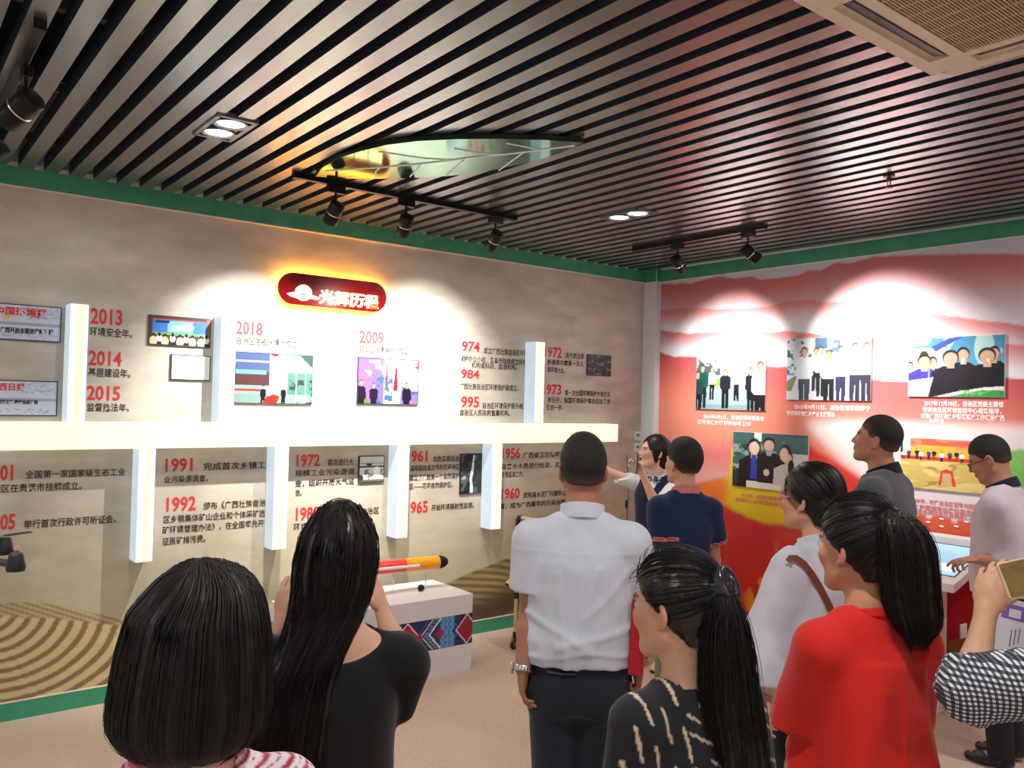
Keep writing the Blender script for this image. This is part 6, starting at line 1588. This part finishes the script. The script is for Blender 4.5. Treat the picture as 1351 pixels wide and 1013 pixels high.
shell(p, 'ponytail', p0, -p.U, right, fwd, [zz[0] - z for z in zz], hwid, [.015, .03, .04, .048, .05, .05, .05, .048, .044, .036, .02], [(x - px0) * dt / FPX for x in tx], [-.0, -.02, -.03, -.035, -.035, -.03, -.03, -.03, -.03, -.03, -.03], M_hair, n=800, seed=36, groove=.006, h=.0055, drift=1.2, tend=.02, jit=.004, w=.0009, endfray=.035)

# 9 ---- man in the grey polo shirt, profile
d = 4.1
p = Person('man', 'person in a grey polo shirt with black collar, looking up in profile', 1157, 581, d, 80, 72, 'm', skin=(178, 124, 98), look=9, w=.97)
p.finish(hf=.0046)
p.shirt(fabric('grey_pique', (84, 86, 96)), 'polo_shirt', hem=.50, d=.020, loose=.015, sleeve=.72, rs=(.074, .080), neckr=.060, fold=.008, seed=71, h=.0065)
p.ring_band(p.neck - p.U * .002 - p.tF * .004, p.U + p.tF * .42, .068, .072, .006, .025, fabric('black_collar', (20, 20, 24)), 'collar')
p.trousers(M_navytr, h=.014); p.shoes(M_leather)
p.shorthair(front=.052, back=-.045, side=.004, th=.008, top=.004, seed=12, fade=.07)

# 10 ---- man in the pale pink shirt at the kiosk
d = 4.5
p = Person('man', 'person in a pale pink polo shirt and spectacles, touching the kiosk screen', 1305, 606, d, 84, 74, 'm', skin=(176, 124, 102), look=-26, w=1.0, neckfwd=.09,
    arms={'L': dict(el=PT(1338, 742, 4.35), wr=PT(1290, 737, 4.3), hd=nrm(PT(1262, 739, 4.3) - PT(1290, 736, 4.3)), pn=V3(0, 0, -1), curl=[18, 45, 50, 55]), 'R': dict(el=PT(1335, 745, 4.85), wr=PT(1322, 800, 4.8), curl=30)})
p.finish(hf=.0048)
p.shirt(fabric('pale_pink_pique', (206, 192, 204)), 'polo_shirt', hem=.53, d=.022, loose=.025, sleeve=.75, rs=(.076, .084), neckr=.060, fold=.009, seed=81, h=.0065)
p.ring_band(p.neck - p.U * .002 - p.tF * .004, p.U + p.tF * .5, .068, .074, .006, .025, fabric('navy_collar', (24, 30, 50)), 'collar')
p.trousers(mat('dark_trousers_checked', srgb(30, 30, 36), .9, noise=.4, nscale=90), top=.56); p.belt(.552 * p.h, M_leather); p.shoes(M_leather)
p.shorthair(front=.056, back=-.05, side=.004, th=.009, top=.006, seed=14)
MBg = glasses(p, mat('dark_frame', (.03, .03, .03), .3), round_=False)

# 11 ---- person in the black and white checked shirt, mostly out of frame
d = 1.80
p = Person('checked', 'person in a black and white checked shirt, cropped by the right edge', 1470, 745, d, 40, 50, 'f', skin=(204, 156, 126), w=1.0,
    arms={'L': dict(el=PT(1282, 905, 1.82), wr=PT(1301, 806, 1.86), hd=nrm(PT(1312, 748, 1.88) - PT(1301, 806, 1.86)), pn=V3(.75, .1, .1), curl=[22, 34, 38, 40]), 'R': dict(el=PT(1440, 930, 2.0), wr=PT(1395, 830, 1.98), hd=V3(-.3, .0, 1), pn=V3(-.5, 0, 0), curl=30)})
p.finish(hf=.0056)
def checks(V):
    q = V - p.root; u, v, w = q @ p.tR, V[:, 2], q @ p.tF; g_ = .0105
    a = np.mod(np.where(np.abs(w) > -1, u + w, u) / g_, 1) < .5; b = np.mod(v / g_, 1) < .5; c = np.mod((u - w) / g_, 1) < .5
    t = (a.astype(float) + b.astype(float)) / 2
    return mixc(np.broadcast_to(C(226, 226, 230), V.shape), np.broadcast_to(C(22, 24, 34), V.shape), 1 - t)
M_chk = mat('checked_cotton', (1, 1, 1), .85)
nt = M_chk.node_tree; tcn = nt.nodes.new('ShaderNodeTexCoord'); mpn = nt.nodes.new('ShaderNodeMapping'); mpn.inputs['Rotation'].default_value = (0, .25, YAW)
ck = []
bs = nt.nodes['Principled BSDF']; sep = nt.nodes.new('ShaderNodeSeparateXYZ'); nt.links.new(tcn.outputs['Object'], mpn.inputs['Vector']); nt.links.new(mpn.outputs['Vector'], sep.inputs['Vector'])
def sqw(out, f):
    m1 = nt.nodes.new('ShaderNodeMath'); m1.operation = 'MULTIPLY'; m1.inputs[1].default_value = f; nt.links.new(out, m1.inputs[0])
    m2 = nt.nodes.new('ShaderNodeMath'); m2.operation = 'FRACT'; nt.links.new(m1.outputs[0], m2.inputs[0])
    m3 = nt.nodes.new('ShaderNodeMath'); m3.operation = 'GREATER_THAN'; m3.inputs[1].default_value = .5; nt.links.new(m2.outputs[0], m3.inputs[0]); return m3.outputs[0]
ad = nt.nodes.new('ShaderNodeMath'); ad.operation = 'ADD'; nt.links.new(sqw(sep.outputs['X'], 100), ad.inputs[0]); nt.links.new(sqw(sep.outputs['Z'], 100), ad.inputs[1])
rmp = nt.nodes.new('ShaderNodeValToRGB'); rmp.color_ramp.interpolation = 'CONSTANT'; rmp.color_ramp.elements[0].color = (.015, .017, .03, 1); rmp.color_ramp.elements[1].position = .75; rmp.color_ramp.elements[1].color = (.72, .73, .76, 1)
e_ = rmp.color_ramp.elements.new(.25); e_.color = (.10, .11, .14, 1)
dv = nt.nodes.new('ShaderNodeMath'); dv.operation = 'MULTIPLY'; dv.inputs[1].default_value = .5; nt.links.new(ad.outputs[0], dv.inputs[0]); nt.links.new(dv.outputs[0], rmp.inputs['Fac']); nt.links.new(rmp.outputs['Color'], bs.inputs['Base Color'])
p.shirt(M_chk, 'checked_shirt', hem=.47, d=.024, loose=.02, sleeve=.98, rs=(.070, .066), neckr=.058, fold=.008, seed=91, h=.007)
Sh, el, wr = p.A[-1][:3]; wd = nrm(wr - el)
S = Sdf(); S.cone(el - wd * .02, el + wd * .050, .060, .052, .02); S.cone(el, el + (Sh - el) * .3, .064, .066, .03); S.disp(folds(95, .007, 22, 22)); S.half(el + wd * .052, wd)
sdf_object('rolled_cuff', S, el - .16, el + .16, M_chk, p.e, .006)
p.trousers(M_blacktr, h=.014); p.shoes(M_leather)
pulled(p, (0, -.11, .02), n=60, seed=3)
A = p.A[-1]
pc = PT(1370, 757, 1.80); ph = empty('smartphone', pc); tag(ph, 'large smartphone showing an olive camera picture, held by the checked-shirt person', 'phone')
cdir = nrm(CAM - pc + V3(.2, -.1, 0)); upv = nrm(np.cross(cdir, CR) * -1); upv = nrm(CU + CR * .22)
mb, Mx = slab('x', pc, nrm(CR + CU * .22), cdir, .080, .160, .009, None); mb.build('phone_body', mat('phone_gold', srgb(206, 180, 150), .35), ph)
scr = MB().bev(-.036, .036, -.076, .076, .0040, .0058, r=.004, M=Mx).build('screen', mat('phone_screen_olive', srgb(90, 74, 40), .15, emit=srgb(96, 78, 40), estr=.6, noise=.6, nscale=30), ph)
lf_c = PT(1347, 834, 2.0); lf = empty('leaflet', lf_c); tag(lf, 'white leaflet with purple headings held under the phone at the right edge', 'leaflet')
n_ = nrm(CAM - lf_c + V3(.3, .2, .4)); mb, Mx = slab('x', lf_c, nrm(CU + CR * .16), n_, .20, .145, .002, None, r=.002)
mb.build('paper', mat('leaflet_paper', srgb(214, 216, 224), .7), lf)
M_pur = mat('leaflet_purple', srgb(132, 92, 186), .7)
MB().box(-.100, -.062, .035, .062, .0012, .0018, Mx).build('purple_block', M_pur, lf); MB().box(-.045, .02, .025, .060, .0012, .0018, Mx).build('purple_block', M_pur, lf); MB().box(-.03, -.005, .030, .050, .0018, .0022, Mx).build('white_label', mat('leaflet_paper'), lf)
for i in range(3): MB().box(-.02 + .008 * i, -.018 + .008 * i, -.04 + .006 * i, .0 + .004 * i, .0012, .0018, Mx).build('script_line', mat('grey_label'), lf)
print('TRIS people', NTRI[0])
finish_texts()
